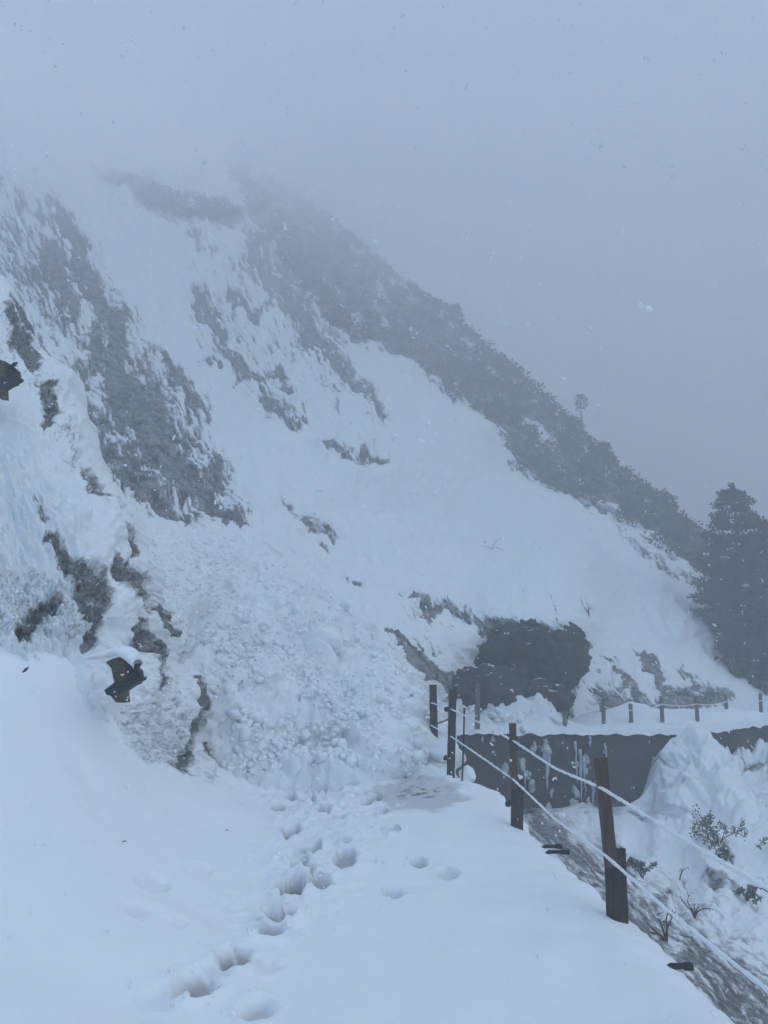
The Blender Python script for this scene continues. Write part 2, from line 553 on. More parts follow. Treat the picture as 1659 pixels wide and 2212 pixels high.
ROCKS = [
    (1.0, [(105, 425, 9), (150, 500, 15), (190, 590, 20), (230, 680, 15), (262, 760, 12), (268, 795, 6)]),
    (0.9, [(110, 540, 22), (130, 600, 28), (150, 650, 16)]),
    (1.0, [(262, 700, 10), (240, 780, 10), (290, 850, 32), (325, 915, 42), (360, 985, 34), (410, 1050, 24), (470, 1095, 20), (530, 1140, 10)]),
    (1.0, [(185, 885, 10), (220, 950, 16), (260, 1000, 20), (300, 1045, 12), (390, 1130, 10)]),
    (0.85, [(200, 720, 12), (230, 800, 20), (250, 860, 22), (270, 900, 14)]),
    (0.9, [(350, 760, 8), (385, 815, 16), (430, 880, 14), (450, 900, 6)]),
    (1.0, [(425, 625, 14), (455, 680, 26), (480, 730, 16), (490, 755, 6)]),
    (0.9, [(440, 780, 9), (470, 790, 9)]),
    (0.9, [(490, 755, 8), (520, 805, 14), (560, 820, 10), (600, 790, 10), (630, 840, 12)]),
    (1.0, [(560, 845, 9), (590, 885, 18), (625, 915, 16), (665, 905, 8)]),
    (1.0, [(690, 945, 8), (730, 965, 18), (770, 1000, 16), (800, 975, 18), (840, 992, 8)]),
    (0.75, [(620, 1090, 10), (660, 1120, 22), (700, 1150, 20), (728, 1160, 8)]),
    (0.7, [(450, 960, 12), (475, 1000, 16), (480, 1050, 8)]),
    (0.75, [(280, 960, 12), (330, 1060, 18), (380, 1120, 12)]),
    (0.9, [(190, 355, 6), (260, 390, 20), (330, 425, 30), (420, 455, 32), (500, 465, 22), (530, 475, 8)]),
    (0.8, [(405, 500, 8), (440, 520, 12), (470, 525, 6)]),
    (0.9, [(540, 500, 26), (580, 580, 34), (620, 640, 38), (680, 720, 36), (730, 770, 28), (800, 850, 20), (830, 900, 10)]),
    (0.6, [(560, 480, 10), (650, 520, 40), (720, 600, 60), (800, 680, 60)]),
    (0.9, [(600, 640, 9), (660, 670, 10)]), (0.8, [(500, 640, 8), (560, 690, 9)]),
    (1.0, [(750, 1238, 5), (765, 1255, 6), (783, 1271, 4)]),
    (0.8, [(1160, 1075, 3), (1185, 1095, 2)]), (0.7, [(1030, 1155, 4), (1080, 1188, 3)]),
    (0.9, [(895, 1290, 12), (930, 1325, 20), (960, 1300, 12), (1000, 1330, 20)]),
    (1.0, [(985, 1325, 12), (1030, 1345, 16), (1100, 1370, 40), (1170, 1400, 62), (1190, 1440, 66), (1150, 1490, 44), (1080, 1515, 26)]),
    (1.0, [(842, 1362, 8), (888, 1418, 17), (925, 1448, 22), (970, 1475, 32), (1020, 1508, 36)]),
    (1.0, [(885, 1390, 9), (925, 1440, 19), (965, 1470, 22)]),
    (1.0, [(1040, 1400, 14), (1060, 1450, 16), (1080, 1480, 16)]),
    (1.0, [(1190, 1280, 4), (1220, 1350, 6), (1270, 1392, 9)]),
    (0.95, [(1375, 1400, 4), (1405, 1440, 10), (1440, 1490, 12)]),
    (0.95, [(1320, 1430, 4), (1360, 1475, 13), (1390, 1515, 13)]),
    (1.0, [(1290, 1480, 10), (1320, 1520, 30), (1370, 1535, 26), (1430, 1520, 26), (1490, 1510, 32), (1555, 1500, 22)]),
    (0.8, [(1215, 1500, 14), (1225, 1545, 14)]),
    (0.8, [(1530, 1320, 14), (1585, 1400, 24), (1625, 1470, 16), (1650, 1500, 8)]),
    (0.8, [(1475, 1440, 8), (1500, 1460, 12)]),
    (0.9, [(1068, 1288, 5)]), (0.9, [(1104, 1240, 4)]), (0.8, [(862, 1172, 7)]), (0.9, [(1246, 1370, 6)]), (0.8, [(1330, 1380, 5)]), (0.8, [(1480, 1340, 5)]), (0.9, [(868, 1115, 5)]),
    (0.8, [(750, 1060, 5)]), (0.8, [(905, 1270, 4)]), (0.8, [(1000, 1106, 4)]), (0.8, [(1262, 1105, 6)]), (0.8, [(1390, 1310, 5)]), (0.7, [(610, 1085, 8), (640, 1110, 8)]), (0.8, [(700, 1180, 6), (716, 1188, 5)]),
    (0.9, [(1322, 1120, 6), (1375, 1180, 12), (1440, 1230, 14), (1510, 1262, 10)]),
]
SOLID = [0, 2, 26, 29, 33]
CLEAR = [(1.0, [(1062, 1468, 8), (1110, 1500, 9), (1165, 1528, 7)]), (0.8, [(1010, 1370, 30), (1015, 1430, 26)]),
         (0.7, [(1400, 1490, 6), (1420, 1520, 5)]), (0.6, [(940, 1420, 8), (985, 1455, 9)])]
BELT = [(470, 330), (600, 396), (720, 470), (850, 590), (960, 660), (1060, 760), (1120, 806), (1200, 886), (1290, 972), (1400, 1064), (1530, 1172), (1600, 1232),
        (1620, 1300), (1545, 1255), (1450, 1215), (1380, 1160), (1320, 1120), (1240, 1080), (1170, 1050), (1110, 1010), (1085, 940), (1030, 890), (960, 850), (900, 800), (840, 760), (760, 740), (690, 690), (620, 600), (560, 500)]
SCREE = [(-60, 330), (90, 400), (230, 560), (330, 720), (430, 860), (500, 1000), (560, 1110), (400, 1140), (290, 1090), (150, 960), (40, 800), (-60, 600)]

def wob(px, py, a, s, seed):
    return px + a * vnoise2(px / s, py / s, seed), py + a * vnoise2(px / s, py / s, seed + 5)

def mountain_mask(px, py):
    # the drawn outlines are roughened at two sizes so that the rock edges break up like ledges
    qx, qy = wob(px, py, 12, 34, 3)
    qx, qy = wob(qx, qy, 6, 11, 9)
    m = strokes(qx, qy, ROCKS)
    a, b = along(px, py, 59, 46, 8)
    st = fbm(a, b, 5, 41, 0.66)
    a2, b2 = along(px, py, 50, 24, 6.5)
    st2 = fbm(a2, b2, 4, 77, 0.66)
    scree = sstep(-50, 60, poly_sd(px, py, SCREE))
    upper = sstep(-30, 80, poly_sd(px, py, [(380, 520), (600, 480), (800, 800), (860, 1000), (640, 940), (480, 900), (380, 700)]))
    low = sstep(-30, 40, poly_sd(px, py, [(820, 1330), (900, 1270), (1010, 1300), (1280, 1380), (1480, 1420), (1600, 1500), (1560, 1570), (940, 1570), (820, 1440)]))
    right = sstep(860, 1000, px) * (1 - low)
    patch = fbm(px / 70, py / 80, 3, 52)
    near = strokes(*wob(px, py, 30, 60, 15), [(q[0], [(x, y, w * 2.6) for x, y, w in q[1]]) for q in ROCKS])
    r = 0.62 * m + 0.80 * st * (0.16 + 0.62 * scree + 0.42 * upper + 0.45 * near) + 0.60 * st2 * (0.07 + 0.55 * m + 0.5 * upper + 0.6 * low + 0.3 * scree) + 0.43 * scree * (1 + 0.8 * patch) + 0.17 * upper * (1 + patch) + 0.22 * near + 0.12 * low
    r = r - 0.15 * right
    r = r + 0.35 * strokes(qx, qy, [ROCKS[k] for k in SOLID])
    cx, cy = wob(px, py, 8, 20, 55)
    r = r - 1.2 * strokes(cx, cy, CLEAR) * (0.7 + 0.8 * st2)
    bsd = poly_sd(px + 9 * vnoise2(px / 40, py / 40, 8) + 7 * vnoise2(px / 12, py / 12, 28), py + 9 * vnoise2(px / 40, py / 40, 18) + 7 * vnoise2(px / 12, py / 12, 38), BELT)
    ba, bb = along(px, py, 42, 110, 26)
    lower = sstep(300, 900, px)
    bsd = bsd + 22 * fbm(*along(px, py, 45, 30, 9), 4, 93)
    belt = sstep(-14, 22, bsd) * sstep(-0.55, 0.05, fbm(ba, bb, 4, 91) + 0.25)
    belt = belt * (1 - strokes(*wob(px, py, 10, 30, 66), [(1, [(1095, 785, 8), (1140, 820, 14), (1185, 862, 10)]), (1, [(1140, 910, 10), (1200, 962, 14)]), (0.9, [(1480, 1135, 6), (1515, 1165, 8)]), (0.8, [(1310, 1085, 6), (1400, 1150, 9), (1470, 1210, 10)])]))
    r = np.maximum(r, belt * 0.8)
    return r, belt

def build_mountain():
    px = spaced([(-900, -60, 24), (-60, 1720, 2.6), (1720, 2300, 24)])
    v = np.r_[np.linspace(0, 1, 540)]
    PXg = np.repeat(px[None], len(v), 0)
    top = crest_py(px)[None]; bot = np.interp(px, [-900, 0, 900, 2300], [1700, 1690, 1650, 1690])[None]
    jag = 5 * vnoise2(px / 9, px * 0, 4)[None] + 8 * vnoise2(px / 31, px * 0, 14)[None]
    PYg = top + (bot - top) * v[:, None] + jag * (1 - v[:, None]) ** 6
    Y = Ymt(PXg, PYg)
    r, belt = mountain_mask(PXg, PYg)
    rock = sstep(0.3, 0.62, r)
    G = P(PXg, PYg, Y)
    N = grid_normals(smooth2(G, 3))
    s = Y / 40.0                                         # relief grows with the size of the landform it sits on
    a, b = along(PXg, PYg, 60, 90, 26)
    bulge = fbm(PXg / 110, PYg / 70, 4, 21) * 0.48 + fbm(a, b, 4, 31) * 0.22
    a2, b2 = along(PXg, PYg, 58, 30, 8)
    crag = ridged(a2, b2, 4, 61) * 0.20
    snowy = fbm(PXg / 34, PYg / 22, 4, 71) * 0.12
    smoothr = sstep(880, 1010, PXg) * sstep(1500, 1330, PYg + 0.05 * PXg)
    d = s * (bulge * (1 - 0.65 * smoothr) + (crag + fbm(a2 * 2, b2 * 2, 4, 66) * 0.16 - 0.22) * rock + snowy * 0.7 * (1 - rock))
    d = d * np.where(PYg > 1150, np.clip(1 - (PYg - 1150) / 700, 0.35, 1), 1)
    G = G + N * d[..., None]
    # behind the crest the ground falls away again
    back = []
    for k, (dy, dz) in enumerate(((3, -1.0), (9, -5), (25, -20), (60, -60))):
        q = G[0].copy(); q[:, 1] += dy; q[:, 2] = np.maximum(q[:, 2] + dz, -40); back.append(q)
    G = np.concatenate([np.array(back[::-1]), G], 0)
    keep = np.r_[np.ones((4, len(px)), bool), PYg < np.where(PXg > 955, 1574, 1800)]
    pad = np.repeat(rock[:1], 4, 0)
    o = grid_obj('mountainside', G, M['mountain'], {'rock': np.r_[pad, np.clip(r, 0, 1.1)], 'dirt_shade': np.r_[pad * 0, 0 * rock]}, keep)
    tag(o, kind='structure', label='steep snow covered mountainside with streaks of bare rock fading into fog', cat='mountainside')
build_mountain()

# ------------------------------------------------------------------ avalanche cone over the path
DEB = [(330, 1120), (420, 1140), (560, 1165), (650, 1240), (740, 1310), (830, 1385), (900, 1455), (945, 1490), (985, 1560), (965, 1640), (985, 1700), (600, 1720), (430, 1720), (380, 1640), (330, 1400), (310, 1240)]
def debris_Y(px, py):
    qx, qy = wob(px, py, 10, 30, 23)
    sd = poly_sd(qx, qy, DEB)
    th = np.interp(sd, [-60, 0, 25, 90, 200], [-0.6, 0.0, 0.22, 0.45, 0.6])
    return Ymt(px, py), th, sd

def build_debris():
    px = np.arange(240, 1040, 2.6); py = np.arange(1080, 1740, 2.2)
    PXg, PYg = np.meshgrid(px, py)
    Y, th, sd = debris_Y(PXg, PYg)
    G = P(PXg, PYg, Y)
    N = grid_normals(smooth2(G, 2))
    # noise in metres on the slope
    X = G[..., 0]; U = G[..., 2] * 1.1 + G[..., 1] * 0.5
    d1, d2, idv = cells(X / 0.55, U / 0.5, 3)
    e1, e2, ide = cells(X / 0.22, U / 0.2, 9)
    gr = sstep(1120, 1420, PYg)
    lump = (0.5 - d1) * 0.34 * (0.5 + 0.8 * idv) + (0.5 - e1) * 0.17 * (0.6 + ide) + fbm(X / 1.6, U / 1.4, 4, 5) * 0.22 + fbm(X / 0.14, U / 0.14, 3, 6) * 0.05
    lump = lump * (0.45 + 0.55 * gr)
    G = G + N * (th + lump * sstep(-20, 15, sd))[..., None]
    dirt_shade = sstep(0.05, 0.65, fbm(X / 1.1, U / 0.8, 5, 15, 0.6)) * 0.34 * gr + sstep(0.35, 0.75, fbm(X / 0.3, U / 0.25, 4, 16, 0.6)) * 0.25
    dirt_shade = dirt_shade + 0.28 * strokes(PXg, PYg, [(1, [(560, 1105, 12), (590, 1180, 18), (610, 1200, 8)]), (1, [(820, 1340, 6), (880, 1440, 10), (930, 1485, 12)]), (1, [(690, 1370, 14), (715, 1395, 10)])])
    global DEBG
    DEBG = (G, N, sd, PYg)
    o = grid_obj('avalanche_debris', G, M['debris'], {'rock': np.zeros(dirt_shade.shape), 'dirt_shade': np.clip(dirt_shade, 0, 0.6)}, keep=sd > -55)
    tag(o, kind='structure', label='lumpy avalanche snow spilled down the gully across the path', cat='avalanche snow')
build_debris()

def chunk_mesh(centres, radii, sub=1, seed=0, squash=0.75):
    bv, bf = ico(sub)
    g = np.random.default_rng(seed)
    n = len(centres)
    out = np.empty((n, len(bv), 3))
    for k in range(n):
        q, _ = np.linalg.qr(g.normal(size=(3, 3)))
        s = g.uniform(0.65, 1.25, 3) * radii[k]
        v = bv * (1 + g.uniform(-0.3, 0.22, (len(bv), 1)))
        out[k] = centres[k] + (v * s) @ q.T * np.array([1, 1, squash])
    f = (bf[None] + (np.arange(n) * len(bv))[:, None, None]).reshape(-1, 3)
    return out.reshape(-1, 3), f

def build_rubble():
    G, N, sd, PYg = DEBG
    dens = fbm(G[..., 0] / 1.1, G[..., 1] / 1.1, 3, 44)
    ok = np.argwhere((sd > 2) & (dens > -0.25) & (PYg < 1688))
    pick = ok[rng.integers(0, len(ok), 9000)]
    g = G[pick[:, 0], pick[:, 1]]; n = N[pick[:, 0], pick[:, 1]]; y = PYg[pick[:, 0], pick[:, 1]]
    r = 0.010 + 0.06 * rng.uniform(size=len(g)) ** 3.5 + 0.12 * rng.uniform(size=len(g)) * (rng.uniform(size=len(g)) > 0.975)
    r = r * np.interp(y, [1150, 1450], [0.8, 1.15])
    v, f = chunk_mesh(g + n * (r * 0.1)[:, None], r, 1, 3, 0.85)
    o = mesh('snow_rubble', v, f, M['snow'], smooth=True)
    tag(o, 'loose lumps of broken snow scattered over the avalanche cone', 'snow lumps', kind='stuff')
build_rubble()

# ------------------------------------------------------------------ the path in front
EDGE_PX = [(1720, 2330), (1590, 2212), (1520, 2135), (1450, 2062), (1395, 2012), (1340, 1966), (1285, 1915), (1230, 1868), (1180, 1820), (1130, 1772), (1105, 1730), (1080, 1703), (1030, 1687), (985, 1672), (958, 1640), (950, 1600)]
def on_plane(px, py, z):
    a, b = ray(px, py)
    Y = (z - CAMZ) / b
    return a * Y, Y
EXY = []
for (x, y) in EDGE_PX:
    z = float(np.interp(y, [1600, 1640, 1690, 1760, 2300], [0.55, 0.35, 0.22, 0.05, 0.0]))
    a, b = on_plane(x, y, z - 0.10)
    EXY.append((float(a), float(b)))
EXY = np.array(sorted(EXY, key=lambda q: q[1]))
EXY = np.vstack([[EXY[0, 0] + 0.5, -4.0], EXY])
def edge_x(y):
    return np.interp(y, EXY[:, 1], EXY[:, 0])

BANK = [(440, 1694, 10.2), (380, 1675, 9.5), (300, 1640, 8.8), (240, 1600, 8.1), (200, 1545, 7.8), (195, 1430, 8.3), (100, 1395, 8.2), (0, 1405, 7.9), (-300, 1300, 7.6), (-700, 1250, 7),
        (0, 1560, 6.5), (0, 1700, 5.9), (120, 1620, 6.9), (200, 1720, 6.9), (330, 1740, 7.9), (480, 1692, 11.2), (560, 1660, 12.4), (700, 1640, 13.2), (820, 1650, 13.0), (940, 1650, 13.4), (985, 1672, 12.6),
        (0, 1900, 4.8), (0, 2212, 3.7), (-300, 2000, 4.2)]
bp = np.array([P(x, y, Y) for x, y, Y in BANK])
flat = [(x, y, 0.0) for x, y in ((0, 2), (1, 2), (2, 2), (0, 4), (1, 4), (1.7, 4), (0, 6), (1, 6), (1.6, 6), (0, 8), (1.3, 8), (-0.9, 6), (-0.9, 4), (0, 9.6), (1.5, 9.5), (-1, 2), (0, -2), (2, -2), (-2, -2))] + [(-1.0, 8.6, 0.05), (0.2, 11, 0.08), (1.2, 11.3, 0.12), (-5, 0, 0.7), (-5, 3, 1.0), (0, 15, 0.8), (2, 15, 0.6), (-4, 13, 2.0), (2.5, 12, 0.1)]
bz = np.vstack([bp, np.array(flat)])
path_z = TPS(bz[:, :2], bz[:, 2], 1.2e-2)

# (px, py, radius m, depth m): single boot holes and the churned line of steps
STEPS = [(660, 1692, .16, .20), (700, 1662, .2, .12), (740, 1682, .2, .14), (690, 1712, .16, .14), (600, 1748, .13, .10), (630, 1798, .15, .17), (700, 1752, .18, .15), (670, 1730, .1, .1),
         (828, 1758, .085, .24), (848, 1796, .085, .24), (905, 1860, .09, .07), (850, 1927, .09, .06), (672, 1846, .15, .2), (666, 1890, .10, .17), (632, 1922, .13, .17), (690, 1915, .12, .07),
         (602, 1985, .17, .24), (580, 2010, .13, .2), (628, 1975, .11, .17), (505, 2072, .12, .12), (528, 2055, .08, .08), (430, 2128, .13, .08), (410, 2140, .1, .07), (555, 2185, .11, .06),
         (742, 1862, .13, .07), (965, 1882, .15, .04), (800, 1690, .14, .08), (775, 1668, .2, .12), (860, 1668, .12, .06), (640, 1650, .16, .12), (810, 1725, .12, .07), (790, 1735, .1, .06), (735, 1815, .12, .05), (590, 1700, .14, .07), (620, 1725, .12, .07), (730, 1770, .1, .06), (650, 1870, .08, .06), (720, 1700, .12, .1), (760, 1700, .1, .07), (580, 2080, .12, .03), (470, 2100, .1, .04), (350, 2150, .12, .03), (380, 1990, .1, .03), (330, 1900, .12, .025), (300, 1960, .14, .03), (430, 1880, .12, .02)]
LUMPS = [(690, 1835, .16, .07), (640, 1905, .13, .06), (750, 1850, .17, .08), (620, 1985, .12, .06), (560, 1985, .12, .05), (595, 1965, .1, .05), (510, 2075, .06, .06), (700, 1900, .14, .05), (660, 1660, .2, .08), (730, 1660, .2, .07), (690, 1690, .15, .07), (720, 1740, .15, .05), (650, 1790, .12, .04), (690, 1870, .1, .04), (780, 1650, .2, .09), (600, 1665, .2, .08), (870, 1650, .2, .08), (940, 1650, .2, .14), (900, 1640, .25, .15), (970, 1665, .14, .12)]

def build_path():
    ys = np.r_[np.arange(-4, 2.6, 0.2), 2.6 * np.exp(np.linspace(0, math.log(14.2 / 2.6), 560))]
    # columns: metres left of the edge, then over the edge
    t = np.r_[spaced([(-9.5, -5.5, 0.09), (-5.5, 0, 0.021)]), np.array([0.012, 0.024, 0.036, 0.05, 0.065, 0.08, 0.10, 0.13, 0.17, 0.22, 0.28, 0.35, 0.45])]
    Tg, Yg = np.meshgrid(t, ys)
    ex = edge_x(Yg) + 0.05 * vnoise2(Yg / 0.8, Yg * 0, 33) + 0.02 * vnoise2(Yg / 0.2, Yg * 0, 34)
    Xg = ex + Tg
    base = path_z(np.minimum(Xg, ex), Yg)
    z = base + 0.035 * fbm(Xg / 1.3, Yg / 1.3, 3, 50) + 0.012 * fbm(Xg / 0.35, Yg / 0.45, 3, 51)
    # a rounded lip of wind-packed snow, steep below
    lip = np.clip(-Tg / 0.45, 0, 1)
    z = z - 0.10 * (1 - lip) ** 2.2
    over = np.clip(Tg, 0, None)
    z = z - 2.0 * over ** 0.9 - 1.5 * over
    z = z - 0.9 * sstep(13.0, 14.2, Yg)
    jx = Xg + 0.030 * vnoise2(Xg / 0.13, Yg / 0.13, 61)
    jy = Yg + 0.035 * vnoise2(Xg / 0.10, Yg / 0.10, 63)
    depth = np.zeros_like(z)
    def at(px, py):
        a, b = ray(px, py)
        Y = -CAMZ / b
        for _ in range(4):
            zz = float(path_z(np.array(a * Y), np.array(Y)))
            Y = (zz - CAMZ) / b
        return float(a * Y), float(Y)
    for (px, py, r, d) in LUMPS:
        x, y = at(px, py)
        q = np.hypot(jx - x, (jy - y) / 1.25) / r
        z = z + d * np.exp(-q * q * 1.6)
    for (px, py, r, d) in STEPS:
        x, y = at(px, py)
        r = r * (0.72 if r > 0.14 else 0.95)
        q = np.hypot(jx - x, (jy - y) / (1.35 if py > 1950 else 2.1 if py > 1720 else 1.6)) / r
        hole = (1 - sstep(0.40, 1.0, q)) if py > 1950 else (1 - sstep(0.76, 1.0, q))
        rim = np.exp(-((q - 1.2) / 0.22) ** 2)
        z = z - d * (1.05 if py > 1950 else 1.6) * hole + 0.20 * d * rim
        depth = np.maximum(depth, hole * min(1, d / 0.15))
    # churned snow along the line of steps and below the avalanche front
    lx = np.interp(Yg, [3.6, 5, 6, 7, 8, 9.5, 11, 13], [-1.05, -0.85, -0.8, -0.75, -0.7, -0.8, -0.95, -0.9])
    trk = np.exp(-((Xg - lx) / (0.22 + 0.03 * Yg)) ** 2) * sstep(4.8, 7.0, Yg)
    far = sstep(9.8, 12.0, Yg) * sstep(-0.2, -0.7, Tg)
    d1, d2, idv = cells(Xg / 0.17, Yg / 0.24, 8)
    z = z + (trk * 0.8 + far * 0.5) * ((0.5 - d1) * 0.15 * (0.5 + idv) + 0.06 * fbm(Xg / 0.12, Yg / 0.16, 3, 88))
    edge_lump = sstep(11.0, 12.5, Yg) * sstep(-0.8, -0.15, Tg) * (Tg < 0.05)
    z = z + edge_lump * 0.10 * np.clip(fbm(Xg / 0.25, Yg / 0.35, 3, 86) + 0.3, 0, 1)
    # wet slush where the track is worn through beside the fence
    sx, sy = at(900, 1708)
    q = np.hypot((Xg - sx) / 0.75, (Yg - sy) / 1.4) + 0.35 * fbm(Xg / 0.5, Yg / 0.5, 3, 95)
    sl = sstep(1.05, 0.6, q)
    q2 = np.hypot((Xg - sx) / 0.36, (Yg - sy) / 0.7) + 0.4 * fbm(Xg / 0.5, Yg / 0.12, 4, 96)
    dark = sstep(1.2, 0.4, q2) * sstep(-0.2, 0.3, fbm(Xg / 0.3, Yg / 0.10, 3, 97))
    z = z - sl * 0.03
    dirt_shade = np.clip(sstep(0.05, 0.7, depth) * 0.95 + sl * 0.5 + 0.10 * far * sstep(0.1, 0.6, fbm(Xg / 0.3, Yg / 0.4, 3, 98)) + 0.06 * trk, 0, 1.0)  # boot holes: soiled snow plus the shade inside them, painted into the colour
    G = np.stack([Xg, Yg, z], -1)
    o = grid_obj('snowy_path', G, M['path'], {'rock': dark * 0.8, 'dirt_shade': dirt_shade})
    tag(o, kind='structure', label='snow covered mountain path with a trodden line of boot holes', cat='path')
    # crumbs thrown out of the holes
    c = []; r_ = []
    for (px, py, r, d) in STEPS:
        if d < 0.06: continue
        x, y = at(px, py)
        for _ in range(9):
            a_ = rng.uniform(0, 6.28); q_ = r * 0.7 * rng.uniform(0.95, 2.4)
            xx, yy = x + q_ * math.cos(a_), y + q_ * 1.3 * math.sin(a_)
            i_ = int(np.clip(np.searchsorted(ys, yy), 0, len(ys) - 1)); j_ = int(np.argmin(np.abs(Xg[i_] - xx)))
            c.append((Xg[i_, j_], Yg[i_, j_], z[i_, j_])); r_.append(0.006 + 0.026 * rng.uniform() ** 2)
    v, f = chunk_mesh(np.array(c), r_, 1, 77, 0.8)
    o = mesh('snow_crumbs', v, f, M['snow'])
    tag(o, 'crumbs of snow kicked out of the boot holes on the path', 'snow crumbs', kind='stuff')
    return at
ground_at = build_path()

# ------------------------------------------------------------------ rock outcrop beside the path
OUT_E = np.array([(-500, 430), (0, 602), (45, 660), (70, 720), (100, 770), (135, 800), (150, 850), (175, 910), (200, 960), (235, 1010), (262, 1070), (285, 1130), (312, 1180), (335, 1240), (348, 1300), (362, 1370), (372, 1420), (405, 1460), (432, 1500), (450, 1570), (468, 1610), (478, 1660), (470, 1720), (465, 1800)], float)
OD = [(-500, 430, 16), (0, 602, 15), (100, 770, 14), (235, 1010, 12.7), (312, 1180, 11.8), (348, 1300, 11.2), (372, 1420, 10.9), (432, 1500, 10.7), (450, 1600, 10.5), (465, 1720, 10.4), (465, 1800, 10.2),
      (0, 700, 13), (0, 900, 10.6), (0, 1100, 9.2), (100, 1000, 10.2), (180, 1100, 9.9), (100, 1200, 8.9), (0, 1300, 8.1), (0, 1450, 7.75), (-300, 1200, 7.6), (-500, 800, 11), (-500, 1500, 6.9), (150, 1300, 8.5), (190, 1400, 8.4), (230, 1290, 8.9), (260, 1400, 8.9), (250, 1500, 8.5), (300, 1500, 9.1), (330, 1420, 10.0), (300, 1300, 9.9), (260, 1210, 10.2),
      (380, 1550, 9.9), (330, 1640, 9.3), (420, 1690, 10.1), (240, 1620, 8.2), (200, 1560, 7.9), (200, 1800, 7.6), (0, 1700, 7.0)]
Yout = depth_field(OD, 2e-4)
OROCK = [
    (1.0, [(108, 1158, 10), (128, 1190, 15), (160, 1225, 20), (195, 1260, 27), (222, 1290, 18)]),
    (0.9, [(225, 1300, 12), (225, 1340, 14), (205, 1375, 14), (190, 1395, 8)]),
    (1.0, [(255, 1205, 9), (285, 1245, 23), (310, 1275, 22), (325, 1310, 10)]),
    (0.95, [(345, 1305, 5), (352, 1340, 6), (360, 1375, 5)]),
    (0.85, [(300, 1340, 8), (315, 1380, 20), (335, 1410, 16), (348, 1450, 9), (340, 1480, 8)]),
    (1.0, [(412, 1470, 6), (432, 1500, 12), (442, 1540, 10), (425, 1580, 10), (418, 1620, 9), (408, 1680, 12)]),
    (1.0, [(462, 1600, 4), (468, 1640, 8)]),
    (0.85, [(10, 670, 6), (30, 705, 14), (50, 735, 16), (75, 780, 10)]),
    (1.0, [(98, 835, 9), (105, 870, 14), (110, 900, 10), (92, 920, 6)]),
    (0.8, [(30, 640, 8), (60, 690, 10), (100, 740, 9)]),
    (0.6, [(195, 1010, 6), (230, 1050, 10), (262, 1090, 6)]),
    (0.75, [(82, 1075, 4), (92, 1110, 8), (100, 1130, 4)]),
    (0.75, [(250, 1140, 6), (275, 1165, 14), (290, 1190, 8)]),
    (0.75, [(45, 1380, 10), (75, 1330, 12), (120, 1300, 12)]),
    (0.9, [(180, 1300, 10), (200, 1330, 10)]),
]
